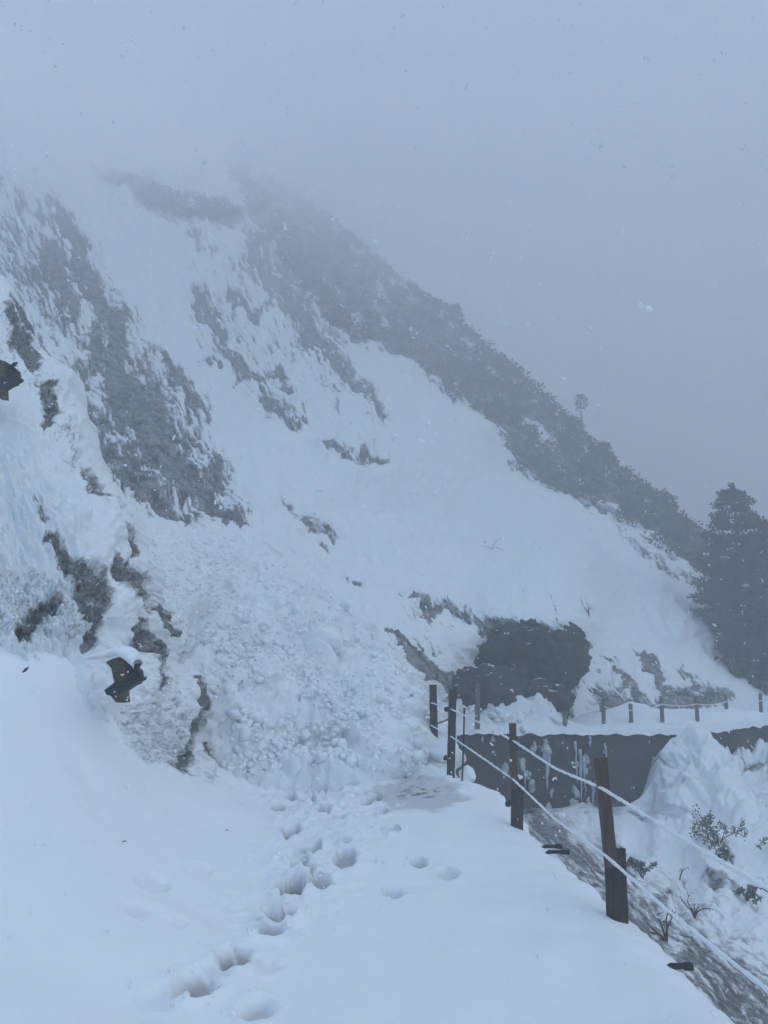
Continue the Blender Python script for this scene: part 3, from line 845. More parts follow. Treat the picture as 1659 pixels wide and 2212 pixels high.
def build_outcrop():
    u = np.r_[np.linspace(0, 0.6, 60, endpoint=False), np.linspace(0.6, 1, 210)]
    py = np.r_[np.arange(430, 600, 9), np.arange(600, 1800, 2.7)]
    ex = np.interp(py, OUT_E[:, 1], OUT_E[:, 0]) + 6 * vnoise2(py / 24, py * 0, 2) + 2 * vnoise2(py / 9, py * 0, 12)
    lx = -760 + 0 * py
    PXg = lx[:, None] + (ex - lx)[:, None] * u[None]
    # finer columns where the picture is
    PXg = np.stack([np.interp(np.r_[np.linspace(0, 0.5, 30, endpoint=False), np.linspace(0.5, 1, 210)], [0, 0.5, 1], [l, -30, e]) if e > -20 else np.linspace(l, e, 240) for l, e in zip(lx, ex)])
    PYg = np.repeat(py[:, None], PXg.shape[1], 1)
    Y = Yout(PXg, PYg)
    # the silhouette edge rolls back
    de = (ex[:, None] - PXg)
    Y = Y + 1.3 * np.clip(1 - de / 55, 0, 1) ** 2
    qx, qy = wob(PXg, PYg, 8, 26, 3); qx, qy = wob(qx, qy, 4, 8, 9)
    m = strokes(qx, qy, [(q[0], [(x, y, w * 1.5) for x, y, w in q[1]]) for q in OROCK])
    a, b = along(PXg, PYg, 12, 26, 6)
    hatch = fbm(a, b, 4, 41, 0.65)
    a3, b3 = along(PXg, PYg, 58, 50, 12)
    st = fbm(a3, b3, 4, 45, 0.6)
    rime = np.maximum(sstep(-20, 40, poly_sd(PXg, PYg, [(-300, 1150), (60, 1200), (240, 1300), (200, 1400), (-300, 1400)])),
                      sstep(-20, 40, poly_sd(PXg, PYg, [(300, 1330), (370, 1420), (440, 1560), (440, 1700), (260, 1660), (230, 1540), (300, 1480)])))
    upper = sstep(-10, 30, poly_sd(PXg, PYg, [(-20, 610), (80, 730), (160, 900), (280, 1120), (250, 1130), (120, 980), (60, 850), (-20, 760)]))
    fine = fbm(PXg / 5.5, PYg / 5, 2, 47)
    r = m * 1.05 + hatch * (0.08 + 0.22 * rime + 0.04 * m) + fine * (0.08 + 0.16 * rime + 0.06 * m + 0.16 * upper) + st * (0.16 + 0.30 * upper + 0.2 * m) + 0.34 * rime + 0.26 * upper
    rock = sstep(0.3, 0.65, r)
    G = P(PXg, PYg, Y)
    N = grid_normals(smooth2(G, 3))
    b1 = fbm(PXg / 90, PYg / 120, 4, 21) * 0.28
    b2 = fbm(a3, b3, 4, 22) * 0.14
    crag = ridged(*along(PXg, PYg, 62, 34, 13), 4, 24) * 0.10 + hatch * 0.014
    d = b1 * 0.8 + b2 * 0.7 + (crag - 0.10) * np.clip(rock * m + 0.08 * rime, 0, 1) + fbm(PXg / 16, PYg / 12, 3, 27) * 0.02
    G = G + N * d[..., None]
    cols = []
    for dy, dx in ((0.7, -0.05), (1.8, -0.4), (3.5, -1.4)):
        q = G[:, -1].copy(); q[:, 1] += dy; q[:, 0] += dx; cols.append(q)
    G = np.concatenate([G, np.stack(cols, 1)], 1)
    rp = np.repeat(r[:, -1:], 3, 1)
    rr = np.clip(np.c_[r, rp], 0, 1.1)
    o = grid_obj('rock_outcrop', G, M['outcrop'], {'rock': rr, 'dirt_shade': rr * 0})
    tag(o, kind='structure', label='near rock outcrop crusted with snow on the left of the path', cat='rock outcrop')
build_outcrop()

# ------------------------------------------------------------------ far side of the gully: wall, path, slopes below
WALL = np.array([(-2.4, 19.6), (-1.0, 20.4), (0.4, 21.2), (1.6, 22.0), (3.0, 22.8), (4.5, 23.3), (6.0, 23.7), (8.5, 24.2), (10.2, 24.7), (12.0, 25.8), (14.5, 27.2), (18, 28.6), (26, 30)])
def resample(pts, step):
    d = np.r_[0, np.cumsum(np.linalg.norm(np.diff(pts, axis=0), axis=1))]
    s = np.arange(0, d[-1], step)
    c = np.stack([np.interp(s, d, pts[:, k]) for k in range(pts.shape[1])], 1)
    for _ in range(12):
        c[1:-1] = (c[:-2] + 2 * c[1:-1] + c[2:]) / 4
    return c
wl = resample(WALL, 0.12)
tn = np.gradient(wl, axis=0); tn /= np.linalg.norm(tn, axis=1, keepdims=True)
wn = np.stack([-tn[:, 1], tn[:, 0]], 1)                     # into the hill
s_w = np.r_[0, np.cumsum(np.linalg.norm(np.diff(wl, axis=0), axis=1))]
WTOP = np.interp(wl[:, 0], [-2, 1.0, 2.0, 4.0, 9.0, 12, 18, 26], [0.25, 0.22, 0.18, 0.10, 0.0, 0.14, 0.3, 0.4])

def build_wall():
    root = empty('retaining_wall', (4.0, 22.9, 0))
    tag(root, 'dark curved retaining wall holding up the far path round the gully', 'retaining wall')
    hs = np.linspace(0, 1, 30)
    rows = []
    for h in hs:
        z = WTOP - 0.08 - h * 3.6
        off = 0.18 * h * -1 + 0.07 * vnoise2(s_w / 0.9, s_w * 0 + h * 5, 71) + 0.015 * vnoise2(s_w / 0.3, s_w * 0 + h * 14, 72)
        rows.append(np.c_[wl + wn * off[:, None], z])
    top = np.c_[wl + wn * 0.45, WTOP - 0.08]
    G = np.concatenate([top[None], np.array(rows)], 0)
    o = mesh('masonry_face', G.reshape(-1, 3) - np.array(root.location), grid_faces(*G.shape[:2]), M['wall'], root)
    # snow and ice clinging to the face
    def on_wall(px, py):
        a, b = ray(px, py)
        k = np.argmin(np.abs(wl[:, 0] / wl[:, 1] - a))
        return np.array([wl[k, 0], wl[k, 1], CAMZ + b * wl[k, 1]]), np.array([-wn[k, 0], -wn[k, 1], 0])
    c = []; r = []
    for (px, py, rad) in [(1150, 1610, .10), (1172, 1602, .08), (1178, 1640, .16), (1128, 1655, .12), (1135, 1668, .09), (1090, 1655, .15), (1190, 1720, .12), (1240, 1650, .1), (1255, 1660, .12), (1262, 1635, .08), (1270, 1600, .07), (1305, 1620, .05), (1410, 1640, .06), (1420, 1685, .05), (1478, 1590, .1), (1145, 1700, .12), (1240, 1740, .2), (1180, 1770, .16), (1270, 1735, .1), (1450, 1720, .08), (1040, 1600, .05), (1060, 1625, .05), (1060, 1590, .06), (1125, 1580, .07), (1400, 1603, .04)]:
        p, n = on_wall(px, py)
        for _ in range(3):
            c.append(p + n * 0.08 + rng.normal(size=3) * rad * np.array([0.3, 0.1, 0.8])); r.append(rad * rng.uniform(0.45, 0.95))
    cc = np.array(c) - np.array(root.location)
    v, f = chunk_mesh(cc * np.array([1, 1, 1 / 1.5]), r, 2, 8, 1.0)
    v[:, 2] *= 1.5
    v = v + 0.03 * np.stack([vnoise2(v[:, 0] * 9, v[:, 2] * 9, 3), v[:, 0] * 0, vnoise2(v[:, 0] * 9, v[:, 2] * 9, 5)], 1)
    o = mesh('stuck_snow', v, f, M['ice'], root); tag(o, kind='stuff')
    for (px, py, ln, rad) in [(1240, 1600, 1.2, .05), (1247, 1618, 1.5, .06), (1258, 1632, 1.1, .045), (1306, 1605, .8, .04), (1180, 1650, .7, .06), (1150, 1600, .5, .03), (1420, 1690, .6, .03), (1128, 1660, .5, .04), (1300, 1680, .9, .05), (1278, 1690, .8, .05)]:
        p, n = on_wall(px, py)
        q = p + n * 0.12 - np.array(root.location)
        mb = MB()
        k = 7
        mb.tube([q + np.array([random.uniform(-.02, .02), 0, -ln * i / k]) for i in range(k + 1)], [rad * (1 - 0.8 * i / k) * random.uniform(.8, 1.25) for i in range(k + 1)], 7)
        mb.build('icicle', M['ice'], root, True)
build_wall()

def build_far_path():
    offs = np.r_[-0.14, -0.12, -0.06, np.linspace(0, 2.5, 34)]
    S, O = np.meshgrid(s_w, offs)
    G = np.zeros(S.shape + (3,))
    for k, o_ in enumerate(offs):
        G[k, :, :2] = wl + wn * (o_ + 0.03 * vnoise2(s_w / 0.5, s_w * 0, 5)[:, None] * (o_ < 0.2))
        h = 0.09 if o_ >= 0.05 else (0.03 if o_ > -0.1 else -0.16)
        G[k, :, 2] = WTOP + h + (0.035 * vnoise2(s_w / 0.35, s_w * 0, 6) + 0.03 * vnoise2(s_w / 1.2, s_w * 0, 16)) * (1 if o_ >= 0 else 2.0 if o_ < -0.13 else 1.3)
    nz = fbm(G[..., 0] / 0.9, G[..., 1] / 0.9, 4, 31)
    G[..., 2] += (O > 0.3) * 0.08 * nz
    # drifts beside the far posts
    for (x, y, h, r_) in ((8.1, 25.5, .55, .8), (6.9, 25.4, .3, .7), (3.9, 23.9, .5, .9), (4.7, 24.5, .4, .8), (9.5, 26, .35, 1.1), (11.5, 26.8, .3, 1.3)):
        G[..., 2] += h * np.exp(-(((G[..., 0] - x) / r_) ** 2 + ((G[..., 1] - y) / r_) ** 2)) * sstep(0.1, 0.6, O)
    # avalanche lumps on the near part
    near = sstep(5.5, 5.0, G[..., 0]) * sstep(0.0, 0.25, O)
    ramp_up = sstep(3.2, 0.8, G[..., 0]) * sstep(0.0, 0.5, O)
    G[..., 2] += 0.75 * ramp_up
    d1, d2, idv = cells(G[..., 0] / 0.4, G[..., 1] / 0.5, 4)
    G[..., 2] += near * (0.22 + 0.35 * (0.55 - d1) * (1 + idv) + 0.22 * fbm(G[..., 0] / 0.7, G[..., 1] / 0.7, 3, 14))
    o = grid_obj('far_path', G, M['debris'], {'rock': S * 0, 'dirt_shade': near * 0.14 + S * 0})
    tag(o, kind='structure', label='snow covered continuation of the path on top of the retaining wall', cat='path')
    c = []; r = []
    for _ in range(700):
        k = rng.integers(8, int(np.argmin(np.abs(wl[:, 0] - 5.4))))
        o_ = rng.uniform(0.05, 1.3)
        p = wl[k] + wn[k] * o_
        c.append((p[0], p[1], WTOP[k] + 0.16 + 0.34 * rng.uniform() + 0.7 * float(sstep(3.2, 0.8, p[0])) * min(1, o_ * 2))); r.append(0.04 + 0.12 * rng.uniform() ** 2)
    v, f = chunk_mesh(np.array(c), np.array(r), 1, 5, 0.9)
    o = mesh('snow_rubble', v, f, M['snow'], smooth=False)
    tag(o, 'broken snow lumps heaped along the top of the dark wall', 'snow lumps', kind='stuff')
build_far_path()

# slope below the path, down into the ravine
RV = [(1000, 1720, 20.5), (1130, 1730, 21), (1250, 1752, 22.4), (1345, 1750, 22.6), (1408, 1690, 23.2), (1418, 1640, 23.6), (1450, 1600, 23.4), (1490, 1580, 23.4),
      (1100, 1800, 17), (1180, 1780, 18), (1200, 1840, 13.2), (1260, 1870, 12.4), (1320, 1860, 14.5), (1360, 1840, 17), (1300, 1930, 10.2), (1380, 1930, 12.4), (1350, 2000, 8.8), (1440, 1960, 12.8),
      (1450, 2060, 8.7), (1530, 2040, 10.6), (1520, 2150, 7.4), (1600, 2150, 8.8), (1600, 2230, 6.9), (1659, 2050, 12), (1659, 2200, 8.6), (1560, 1900, 15), (1659, 1900, 16), (1560, 1780, 18.5), (1480, 1850, 16.8), (1480, 1730, 20.6), (1420, 1740, 21.4), (1400, 1800, 19), (1560, 1660, 21.6), (1620, 1740, 19.5), (1659, 1800, 18.4),
      (1900, 2000, 14), (1900, 2300, 9), (1900, 1900, 16.5), (2300, 2200, 12), (2300, 1900, 18), (1700, 2500, 5.6), (1200, 2200, 6.4), (900, 1900, 10.5), (2300, 2500, 8.5), (1200, 2500, 5.2), (1380, 1560, 24.6), (1600, 1600, 24)]
Yrv = depth_field(RV, 3e-4)
CONE_L = np.array([(1500, 1560), (1476, 1578), (1448, 1600), (1425, 1622), (1418, 1660), (1408, 1690), (1385, 1722), (1345, 1745), (1290, 1748), (1240, 1752), (1130, 1725), (1000, 1700), (850, 1690)], float)
CONE_R = np.array([(1500, 1560), (1520, 1580), (1570, 1628), (1600, 1670), (1625, 1720), (1662, 1780), (1760, 1870), (1900, 1960), (2300, 2200)], float)
RVR = [
    (0.9, [(1120, 1730, 10), (1160, 1775, 22), (1230, 1830, 34), (1300, 1890, 26), (1340, 1930, 14)]),
    (1.0, [(1345, 1955, 12), (1380, 2000, 20), (1420, 2035, 20)]), (0.9, [(1430, 1990, 10), (1470, 2015, 18), (1500, 2030, 8)]),
    (0.9, [(1370, 2005, 14), (1410, 2050, 14)]),
    (0.95, [(1470, 2030, 14), (1520, 2080, 30), (1560, 2130, 44), (1600, 2190, 52), (1650, 2250, 60)]),
    (0.8, [(1590, 2080, 10), (1640, 2140, 16), (1659, 2190, 18)]),
    (0.95, [(1343, 1860, 8), (1352, 1890, 18), (1366, 1905, 10)]),
    (0.9, [(1350, 1845, 5), (1357, 1830, 6)]),
    (0.8, [(1545, 1800, 8), (1560, 1820, 14), (1575, 1850, 12)]),
    (0.9, [(1520, 1885, 10), (1555, 1905, 28), (1585, 1930, 14)]), (0.7, [(1600, 1930, 6), (1640, 1960, 8)]),
    (0.6, [(1430, 1630, 8), (1440, 1655, 9)]), (0.5, [(1480, 1690, 8), (1500, 1680, 8)]),
    (0.6, [(1475, 1880, 6), (1480, 1900, 7)]),
]
def build_ravine():
    n_u = 330
    py = np.r_[np.arange(1560, 2320, 2.6), np.arange(2320, 2620, 14)]
    lx = np.interp(py, CONE_L[:, 1], CONE_L[:, 0]); lx = np.where(py > 1752, 880, lx)
    lx = np.where((py > 1700) & (py <= 1760), np.interp(py, [1700, 1720, 1728, 1745, 1750, 1760], [1395, 1388, 1130, 1050, 950, 880]), lx)
    lx = np.interp(py, [1560, 1578, 1600, 1622, 1660, 1690, 1722, 1742, 1752, 1760], [1500, 1476, 1448, 1425, 1418, 1408, 1385, 1350, 1120, 880])
    rx = np.interp(py, CONE_R[:, 1], CONE_R[:, 0])
    u = np.linspace(0, 1, n_u)
    PXg = lx[:, None] + (rx - lx)[:, None] * u
    PXg = np.stack([np.interp(u, [0, 0.88, 1], [l, min(1680, r_ - 1), r_]) for l, r_ in zip(lx, rx)])
    PYg = np.repeat(py[:, None], n_u, 1) + 5 * vnoise2(PXg / 18, PXg * 0, 3) * sstep(1760, 1600, py)[:, None]
    Y = Yrv(PXg, PYg)
    qx, qy = wob(PXg, PYg, 10, 30, 13); qx, qy = wob(qx, qy, 4, 9, 19)
    m = strokes(qx, qy, RVR)
    a, b = along(PXg, PYg, 45, 52, 9)
    st = fbm(a, b, 5, 141, 0.68)
    side = sstep(-70, 130, (PYg - 1640) - 0.80 * (PXg - 1130)) * sstep(1720, 1760, PYg)
    a2, b2 = along(PXg, PYg, 30, 30, 10)
    st2 = fbm(a2, b2, 4, 151, 0.6)
    r = m * 0.85 + st * (0.10 + 0.50 * side + 0.25 * m) + st2 * (0.10 + 0.14 * m + 0.30 * sstep(1830, 1950, PYg)) + 0.34 * fbm(PXg / 75, PYg / 55, 3, 161) * sstep(1700, 1800, PYg) + 0.58 * side * (1 - 0.8 * m)
    rock = sstep(0.3, 0.65, r)
    G = P(PXg, PYg, Y)
    N = grid_normals(smooth2(G, 3))
    s = Y / 14
    edge_calm = np.clip(u[None] / 0.06, 0, 1) * (1 - 0.75 * side)
    d = s * edge_calm * (fbm(PXg / 110, PYg / 90, 4, 24) * 0.30 + fbm(PXg / 45, PYg / 36, 3, 25) * 0.035 + st * 0.10 * side + fbm(PXg / 14, PYg / 12, 3, 29) * 0.05 * side + (ridged(a * 2, b * 2, 3, 26) * 0.05 - 0.06) * rock)
    G = G + N * d[..., None]
    e = []
    for dy, dz in ((1.0, -0.6), (3, -2.5), (8, -8)):
        q = G[:, -1].copy(); q[:, 1] += dy; q[:, 2] = np.maximum(q[:, 2] + dz, -44); e.append(q)
    f_ = []
    for dy, dx, dz in ((0.6, -0.1, -0.4), (1.6, -0.3, -1.5)):
        q = G[:, 0].copy(); q[:, 1] += dy; q[:, 0] += dx; q[:, 2] += dz; f_.append(q)
    G = np.concatenate([np.stack(f_[::-1], 1), G, np.stack(e, 1)], 1)
    r = np.c_[r[:, :1], r[:, :1], r, r[:, -1:], r[:, -1:], r[:, -1:]]
    r = np.clip(r, 0, 1.1)
    o = grid_obj('ravine_slope', G, M['ravine'], {'rock': r, 'dirt_shade': r * 0})
    tag(o, kind='structure', label='steep snow and streaked rock falling into the ravine right of the path', cat='slope')
build_ravine()

LS = [(1480, 1600, 26), (1600, 1600, 26.2), (1660, 1590, 27), (1560, 1650, 24), (1660, 1660, 24), (1660, 1760, 22), (1600, 1720, 22), (1900, 1620, 30), (2300, 1640, 36), (1900, 1900, 21), (2300, 2200, 18), (1500, 1900, 17.5), (1660, 2000, 17)]
Yls = depth_field(LS, 1e-3)
def build_lower_slope():
    px = spaced([(1440, 1700, 3), (1700, 2300, 20)]); py = np.r_[np.arange(1588, 1900, 2.6), np.arange(1900, 2200, 15)]
    PXg, PYg = np.meshgrid(px, py)
    PYg = PYg + np.interp(PXg, [1440, 1520, 1560, 1600, 1660, 2300], [30, 24, 20, 6, -6, 10]) * (PYg < 1700) * np.clip((1700 - PYg) / 100, 0, 1)
    m = strokes(*wob(PXg, PYg, 10, 22, 4), [(0.8, [(1600, 1680, 10), (1640, 1655, 18), (1680, 1640, 16)]), (0.7, [(1585, 1690, 12), (1600, 1710, 12)]), (0.7, [(1590, 1632, 5), (1625, 1640, 6)])])
    r = m + 0.4 * fbm(PXg / 16, PYg / 14, 4, 42, 0.65) * (0.3 + m) + 0.06
    G = P(PXg, PYg, Yls(PXg, PYg))
    N = grid_normals(smooth2(G, 2))
    G = G + N * (fbm(PXg / 40, PYg / 30, 4, 12) * 0.45 + fbm(PXg / 12, PYg / 10, 3, 15) * 0.12)[..., None]
    o = grid_obj('lower_slope', G, M['ravine'], {'rock': np.clip(r, 0, 1.1), 'dirt_shade': r * 0})
    tag(o, kind='structure', label='snowy slope below the farthest stretch of wall at the right edge', cat='slope')
build_lower_slope()

def build_valley():
    n = 60
    x = np.linspace(-415, 415, n); y = np.linspace(-55, 555, n)
    X, Y = np.meshgrid(x, y)
    Z = -42 + 2.0 * fbm(X / 90, Y / 90, 3, 8)
    G = np.stack([X, Y, Z], -1)
    o = grid_obj('valley_floor', G, M['mountain'], {'rock': 0.3 + 0.5 * fbm(X / 40, Y / 40, 3, 9), 'dirt_shade': X * 0})
    tag(o, kind='structure', label='snowy valley floor far below the path', cat='valley')
build_valley()

# ------------------------------------------------------------------ boulders
def boulder(px, py, Y, size, label, seed, rot=0.0, sub=5, group=None, mat='boulder', rough=0.22, name='boulder', cat='boulder'):
    bv, bf = ico(sub)
    g = np.random.default_rng(seed)
    v = bv.copy()
    for _ in range(9):                                    # plane cuts give the faces of broken rock
        n = g.normal(size=3); n /= np.linalg.norm(n)
        d = g.uniform(0.62, 0.9)
        k = v @ n - d
        v = v - np.clip(k, 0, None)[:, None] * n * 0.85
    f1 = fbm(v[:, 0] * 2.2 + seed, v[:, 1] * 2.2 + v[:, 2] * 1.7, 4, seed) * rough * 0.6 + fbm(v[:, 2] * 6 + seed, v[:, 0] * 6 - v[:, 1] * 4, 3, seed + 3) * rough * 0.22
    v = v * (1 + f1)[:, None] * np.array(size)
    c, s = math.cos(rot), math.sin(rot)
    v = v @ np.array([[c, s, 0], [-s, c, 0], [0, 0, 1]])
    o = mesh(name, v, bf, M[mat])
    o.location = V(px, py, Y)
    tag(o, label, cat, group)
    return o

boulder(1145, 1432, 25.5, (2.05, 1.4, 1.6), 'huge dark rounded boulder jutting from the slope above the curved wall', 5, 0.3, 6, rough=0.26)
boulder(1050, 1500, 24.0, (1.9, 0.9, 0.85), 'dark low rock shelf under the huge boulder, just behind the fence posts', 12, 0.5, rough=0.4)
boulder(1165, 1508, 25.0, (1.25, 0.9, 0.62), 'low dark rock wedged under the right half of the huge boulder', 17, 0.2, rough=0.3)
boulder(700, 1384, 15.6, (0.36, 0.4, 0.26), 'large squared block of avalanche snow, highest on the debris', 51, 0.4, 4, mat='snow', rough=0.12, name='snow_block', cat='snow block')
boulder(694, 1428, 15.25, (0.42, 0.4, 0.5), 'tall smooth slab of avalanche snow under the squared block', 52, 0.9, 4, mat='snow', rough=0.10, name='snow_block', cat='snow block')
boulder(958, 1622, 13.3, (0.26, 0.3, 0.2), 'snow block jammed against the foot of the leftmost fence post', 53, 0.2, 4, mat='snow', rough=0.15, name='snow_block', cat='snow block')
boulder(1010, 1676, 12.4, (0.13, 0.12, 0.17), 'small snow block behind the thin steel rod at the path edge', 54, 0.2, 4, mat='snow', rough=0.12, name='snow_block', cat='snow block')

# ------------------------------------------------------------------ fences
def build_near_fence():
    root = empty('cable_fence', (1.6, 6.0, 0))
    L = Vector(root.location)
    tag(root, 'near fence of brown posts with snow crusted cables along the drop', 'fence')
    def loc(v): return Vector(v) - L
    # nearest post: upright bolted to a wider stub
    def stub_post(top, mid, foot, Y, wu, ws, rot):
        a = V(*mid, Y); b = V(*top, Y); f = V(*foot, Y)
        mb = MB(); d = (b - a)
        mb.beam(loc(a - d * 0.10), loc(b), wu, wu, rot, 1.0, 0.14, 9, 0.03)
        p = mb.build('post', M['wood'], root)
        mb = MB(); off = Vector((ws * 0.42, 0.055, 0))
        e = f + (f - (a + off)) * 0.8
        mb.beam(loc(e + Vector((0, 0.055, 0))), loc(a + off + Vector((0.0, 0, 0.05))), ws, ws * 0.8, rot + 0.25, 1.0, 0.1, 9, 0.02)
        s = mb.build('stub', M['wood_dark'], p)
        mb = MB(); q = a + off + Vector((0, 0, 0.06)); 
        for _ in range(14):
            mb.add(*small_chunk(loc(q + Vector((random.uniform(-ws * .4, ws * .5), random.uniform(-.05, .02), random.uniform(-.005, .02)))), random.uniform(.010, .022)))
        mb.build('snow_cap', M['snow'], p)
        return p
    def small_chunk(c, r):
        bv, bf = ico(1)
        v = bv * r * (1 + rng.uniform(-.25, .25, (len(bv), 1))) + np.array(c)
        return v, [tuple(int(i) for i in q) for q in bf]
    def bolt(parent, a, b, r):
        mb = MB(); a = Vector(a); b = Vector(b)
        mb.tube([loc(a), loc(b)], r, 8)
        mb.tube([loc(b - (b - a) * 0.25), loc(b + (b - a) * 0.05)], r * 1.9, 6)
        return mb.build('bolt', M['steel'], parent)
    p1 = stub_post((1297, 1636), (1318, 1850), (1336, 1975), 6.0, 0.078, 0.125, 0.15)
    p2 = stub_post((1107, 1562), (1111, 1692), (1118, 1778), 9.3, 0.070, 0.115, 0.15)
    bolt(p2, V(1111, 1736, 9.2), V(1096, 1736, 9.15), 0.02)
    # full timbers beside the avalanche
    mb = MB(); mb.beam(loc(V(973, 1700, 12.4)), loc(V(978, 1490, 12.4)), 0.105, 0.10, 0.3, 0.97, 0.25, 12, 0.03)
    p3 = mb.build('post', M['wood_dark'], root)
    bolt(p3, V(975, 1533, 12.4), V(964, 1532, 12.3), 0.022); bolt(p3, V(972, 1637, 12.4), V(961, 1637, 12.3), 0.022)
    mb = MB(); mb.beam(loc(V(939, 1640, 14.2)), loc(V(935, 1479, 14.2)), 0.125, 0.11, 0.2, 0.97, 0.25, 12, 0.03)
    p4 = mb.build('post', M['wood_dark'], root)
    bolt(p4, V(935, 1573, 14.1), V(923, 1571, 14.0), 0.018)
    mb = MB(); mb.beam(loc(V(1031, 1575, 22.2)), loc(V(1032, 1476, 22.2)), 0.13, 0.11, 0.1, 0.95, 0.2, 10, 0.03)
    mb.build('post', M['wood_grey'], root)
    # off frame on the right, the cables run on to the next post
    mb = MB(); mb.beam(loc(Vector((2.05, 2.9, -0.5))), loc(Vector((2.0, 2.9, 1.12))), 0.08, 0.08, 0.1, 1, 0.14, 9, 0.02)
    mb.build('post', M['wood'], root)
    mb = MB(); mb.tube([loc(V(942, 1564, 14.1)), loc(V(971, 1553, 12.5))], 0.014, 6); mb.build('rail', M['steel'], root)
    def cable(pts):
        pts = [V(*q) for q in pts]
        c = np.array([list(q) for q in pts])
        d = np.r_[0, np.cumsum(np.linalg.norm(np.diff(c, axis=0), axis=1))]
        s = np.arange(0, d[-1], 0.035)
        f = np.stack([np.interp(s, d, c[:, k]) for k in range(3)], 1)
        for _ in range(40):
            f[1:-1] = (f[:-2] + 2 * f[1:-1] + f[2:]) / 4
        mb = MB(); mb.tube([loc(q) for q in f], 0.006, 6)
        o = mb.build('cable', M['steel'], root, True)
        mb = MB()
        rad = 0.0115 + 0.004 * fbm(s / 0.25, s * 0, 4, 3) + 0.003 * vnoise2(s / 0.05, s * 0, 8)
        f2 = f + np.array([0, 0, 0.006]) + np.stack([s * 0, s * 0, 0.004 * vnoise2(s / 0.12, s * 0, 7)], 1)
        mb.tube([loc(q) for q in f2], list(np.clip(rad, 0.005, 0.03)), 7, 0.15)
        mb.build('snow_crust', M['snow'], o, True)
    cable([(932, 1519, 14.1), (975, 1533, 12.3), (1040, 1564, 10.7), (1110, 1602, 9.25), (1200, 1662, 7.55), (1300, 1704, 5.94), (1395, 1764, 4.8), (1535, 1850, 3.9), (1745, 1976, 3.0)])
    cable([(930, 1567, 14.1), (975, 1592, 12.3), (1045, 1640, 10.7), (1108, 1684, 9.25), (1200, 1772, 7.55), (1306, 1848, 5.94), (1450, 1976, 4.8), (1620, 2112, 3.9), (1850, 2290, 3.1)])
build_near_fence()

def build_far_fence():
    root = empty('cable_fence', (9.0, 25, 0))
    L = Vector(root.location)
    tag(root, 'far fence of thin grey posts with cables on top of the wall', 'fence')
    posts = [((1303, 1518), (1304, 1574), 24.2), ((1362, 1528), (1364, 1575), 24.4), ((1428, 1512), (1432, 1580), 24.6), ((1503, 1512), (1508, 1578), 25.0), ((1567, 1508), (1571, 1565), 26.4), ((1642, 1505), (1645, 1568), 27.6), ((1720, 1495), (1722, 1556), 29.5), ((1790, 1488), (1791, 1545), 31)]
    for t, b, Y in posts:
        mb = MB(); a = V(*b, Y) - Vector((0, 0, 0.25)); mb.beam(a - L, V(t[0], t[1] - 8, Y) - L, 0.10, 0.09, 0.2, 0.95, 0.2, 8, 0.03)
        mb.build('post', M['wood_grey'], root)
    for fr, sag in ((0.13, 0.06), (0.72, 0.04)):
        pts = []
        for (t0, b0, y0), (t1, b1, y1) in zip(posts[:-1], posts[1:]):
            a = V(*t0, y0).lerp(V(*b0, y0), fr); c = V(*t1, y1).lerp(V(*b1, y1), fr)
            for k in range(8):
                u = k / 8; q = a.lerp(c, u); q.z -= sag * 4 * u * (1 - u); q.y -= 0.06; pts.append(q - L)
        mb = MB(); mb.tube(pts, 0.014, 6, 0.2); o = mb.build('cable', M['snow'], root, True)
build_far_fence()

# ------------------------------------------------------------------ steel bits
def build_rod():
    mb = MB(); a = V(998, 1690, 12.0); b = V(1003, 1532, 12.0)
    mb.tube([Vector((0, 0, 0)), (b - a) * 0.5 + Vector((0.006, 0, 0)), b - a], 0.013, 7)
    mb.tube([(b - a) * 0.985, b - a + Vector((0, 0, 0.02))], 0.017, 7)
    o = mb.build('steel_rod', M['steel']); o.location = a
    tag(o, 'thin black steel rod standing at the path edge beside the cables', 'rod')
    a = V(1221, 1577, 23.6)
    mb = MB(); mb.tube([Vector((0, 0, -1.5)), Vector((-0.04, 0, -0.7)), Vector((0, 0, 0)), V(1217, 1535, 23.6) - a], [0.06, 0.06, 0.055, 0.05], 8)
    o = mb.build('drain_pipe', M['wood_grey']); o.location = a
    tag(o, 'thin dark drain pipe standing up against the middle of the wall', 'pipe')
    a = V(1224, 1566, 23.4)
    mb = MB(); mb.tube([Vector((0, 0, 0)), V(1234, 1500, 23.4) - a], 0.012, 6)
    o = mb.build('steel_rod', M['steel']); o.location = a
    tag(o, 'thin leaning wand on top of the wall above the drain pipe', 'rod')
    for k, (px, py, Y, L, lab) in enumerate([(1178, 1828, 8.35, 0.17, 'upper of two black pipe ends sticking out under the snow lip'), (1186, 1840, 8.1, 0.20, 'lower of two black pipe ends sticking out under the snow lip'), (1450, 2087, 5.2, 0.13, 'single black pipe end sticking out near the bottom right corner')]):
        a = V(px, py, Y)
        mb = MB(); mb.tube([Vector((-0.10, 0.05, -0.09)), Vector((0, 0, 0)), Vector((L * 0.6, 0, 0)), Vector((L * 0.62, 0, 0)), Vector((L, 0, -0.004))], [0.019, 0.019, 0.019, 0.024, 0.024], 10)
        o = mb.build('pipe_end', M['steel']); o.location = a
        tag(o, lab, 'pipe end', 'pipe ends under the snow lip')
build_rod()

def plate(mb, pts, n):
    """a flat plate: outline pts, thickness along n"""
    k = len(pts); pts = [Vector(p) for p in pts]; n = Vector(n)
    v = pts + [p + n for p in pts]
    f = [tuple(range(k))[::-1], tuple(range(k, 2 * k))] + [(i, (i + 1) % k, k + (i + 1) % k, k + i) for i in range(k)]
    mb.add(v, f)

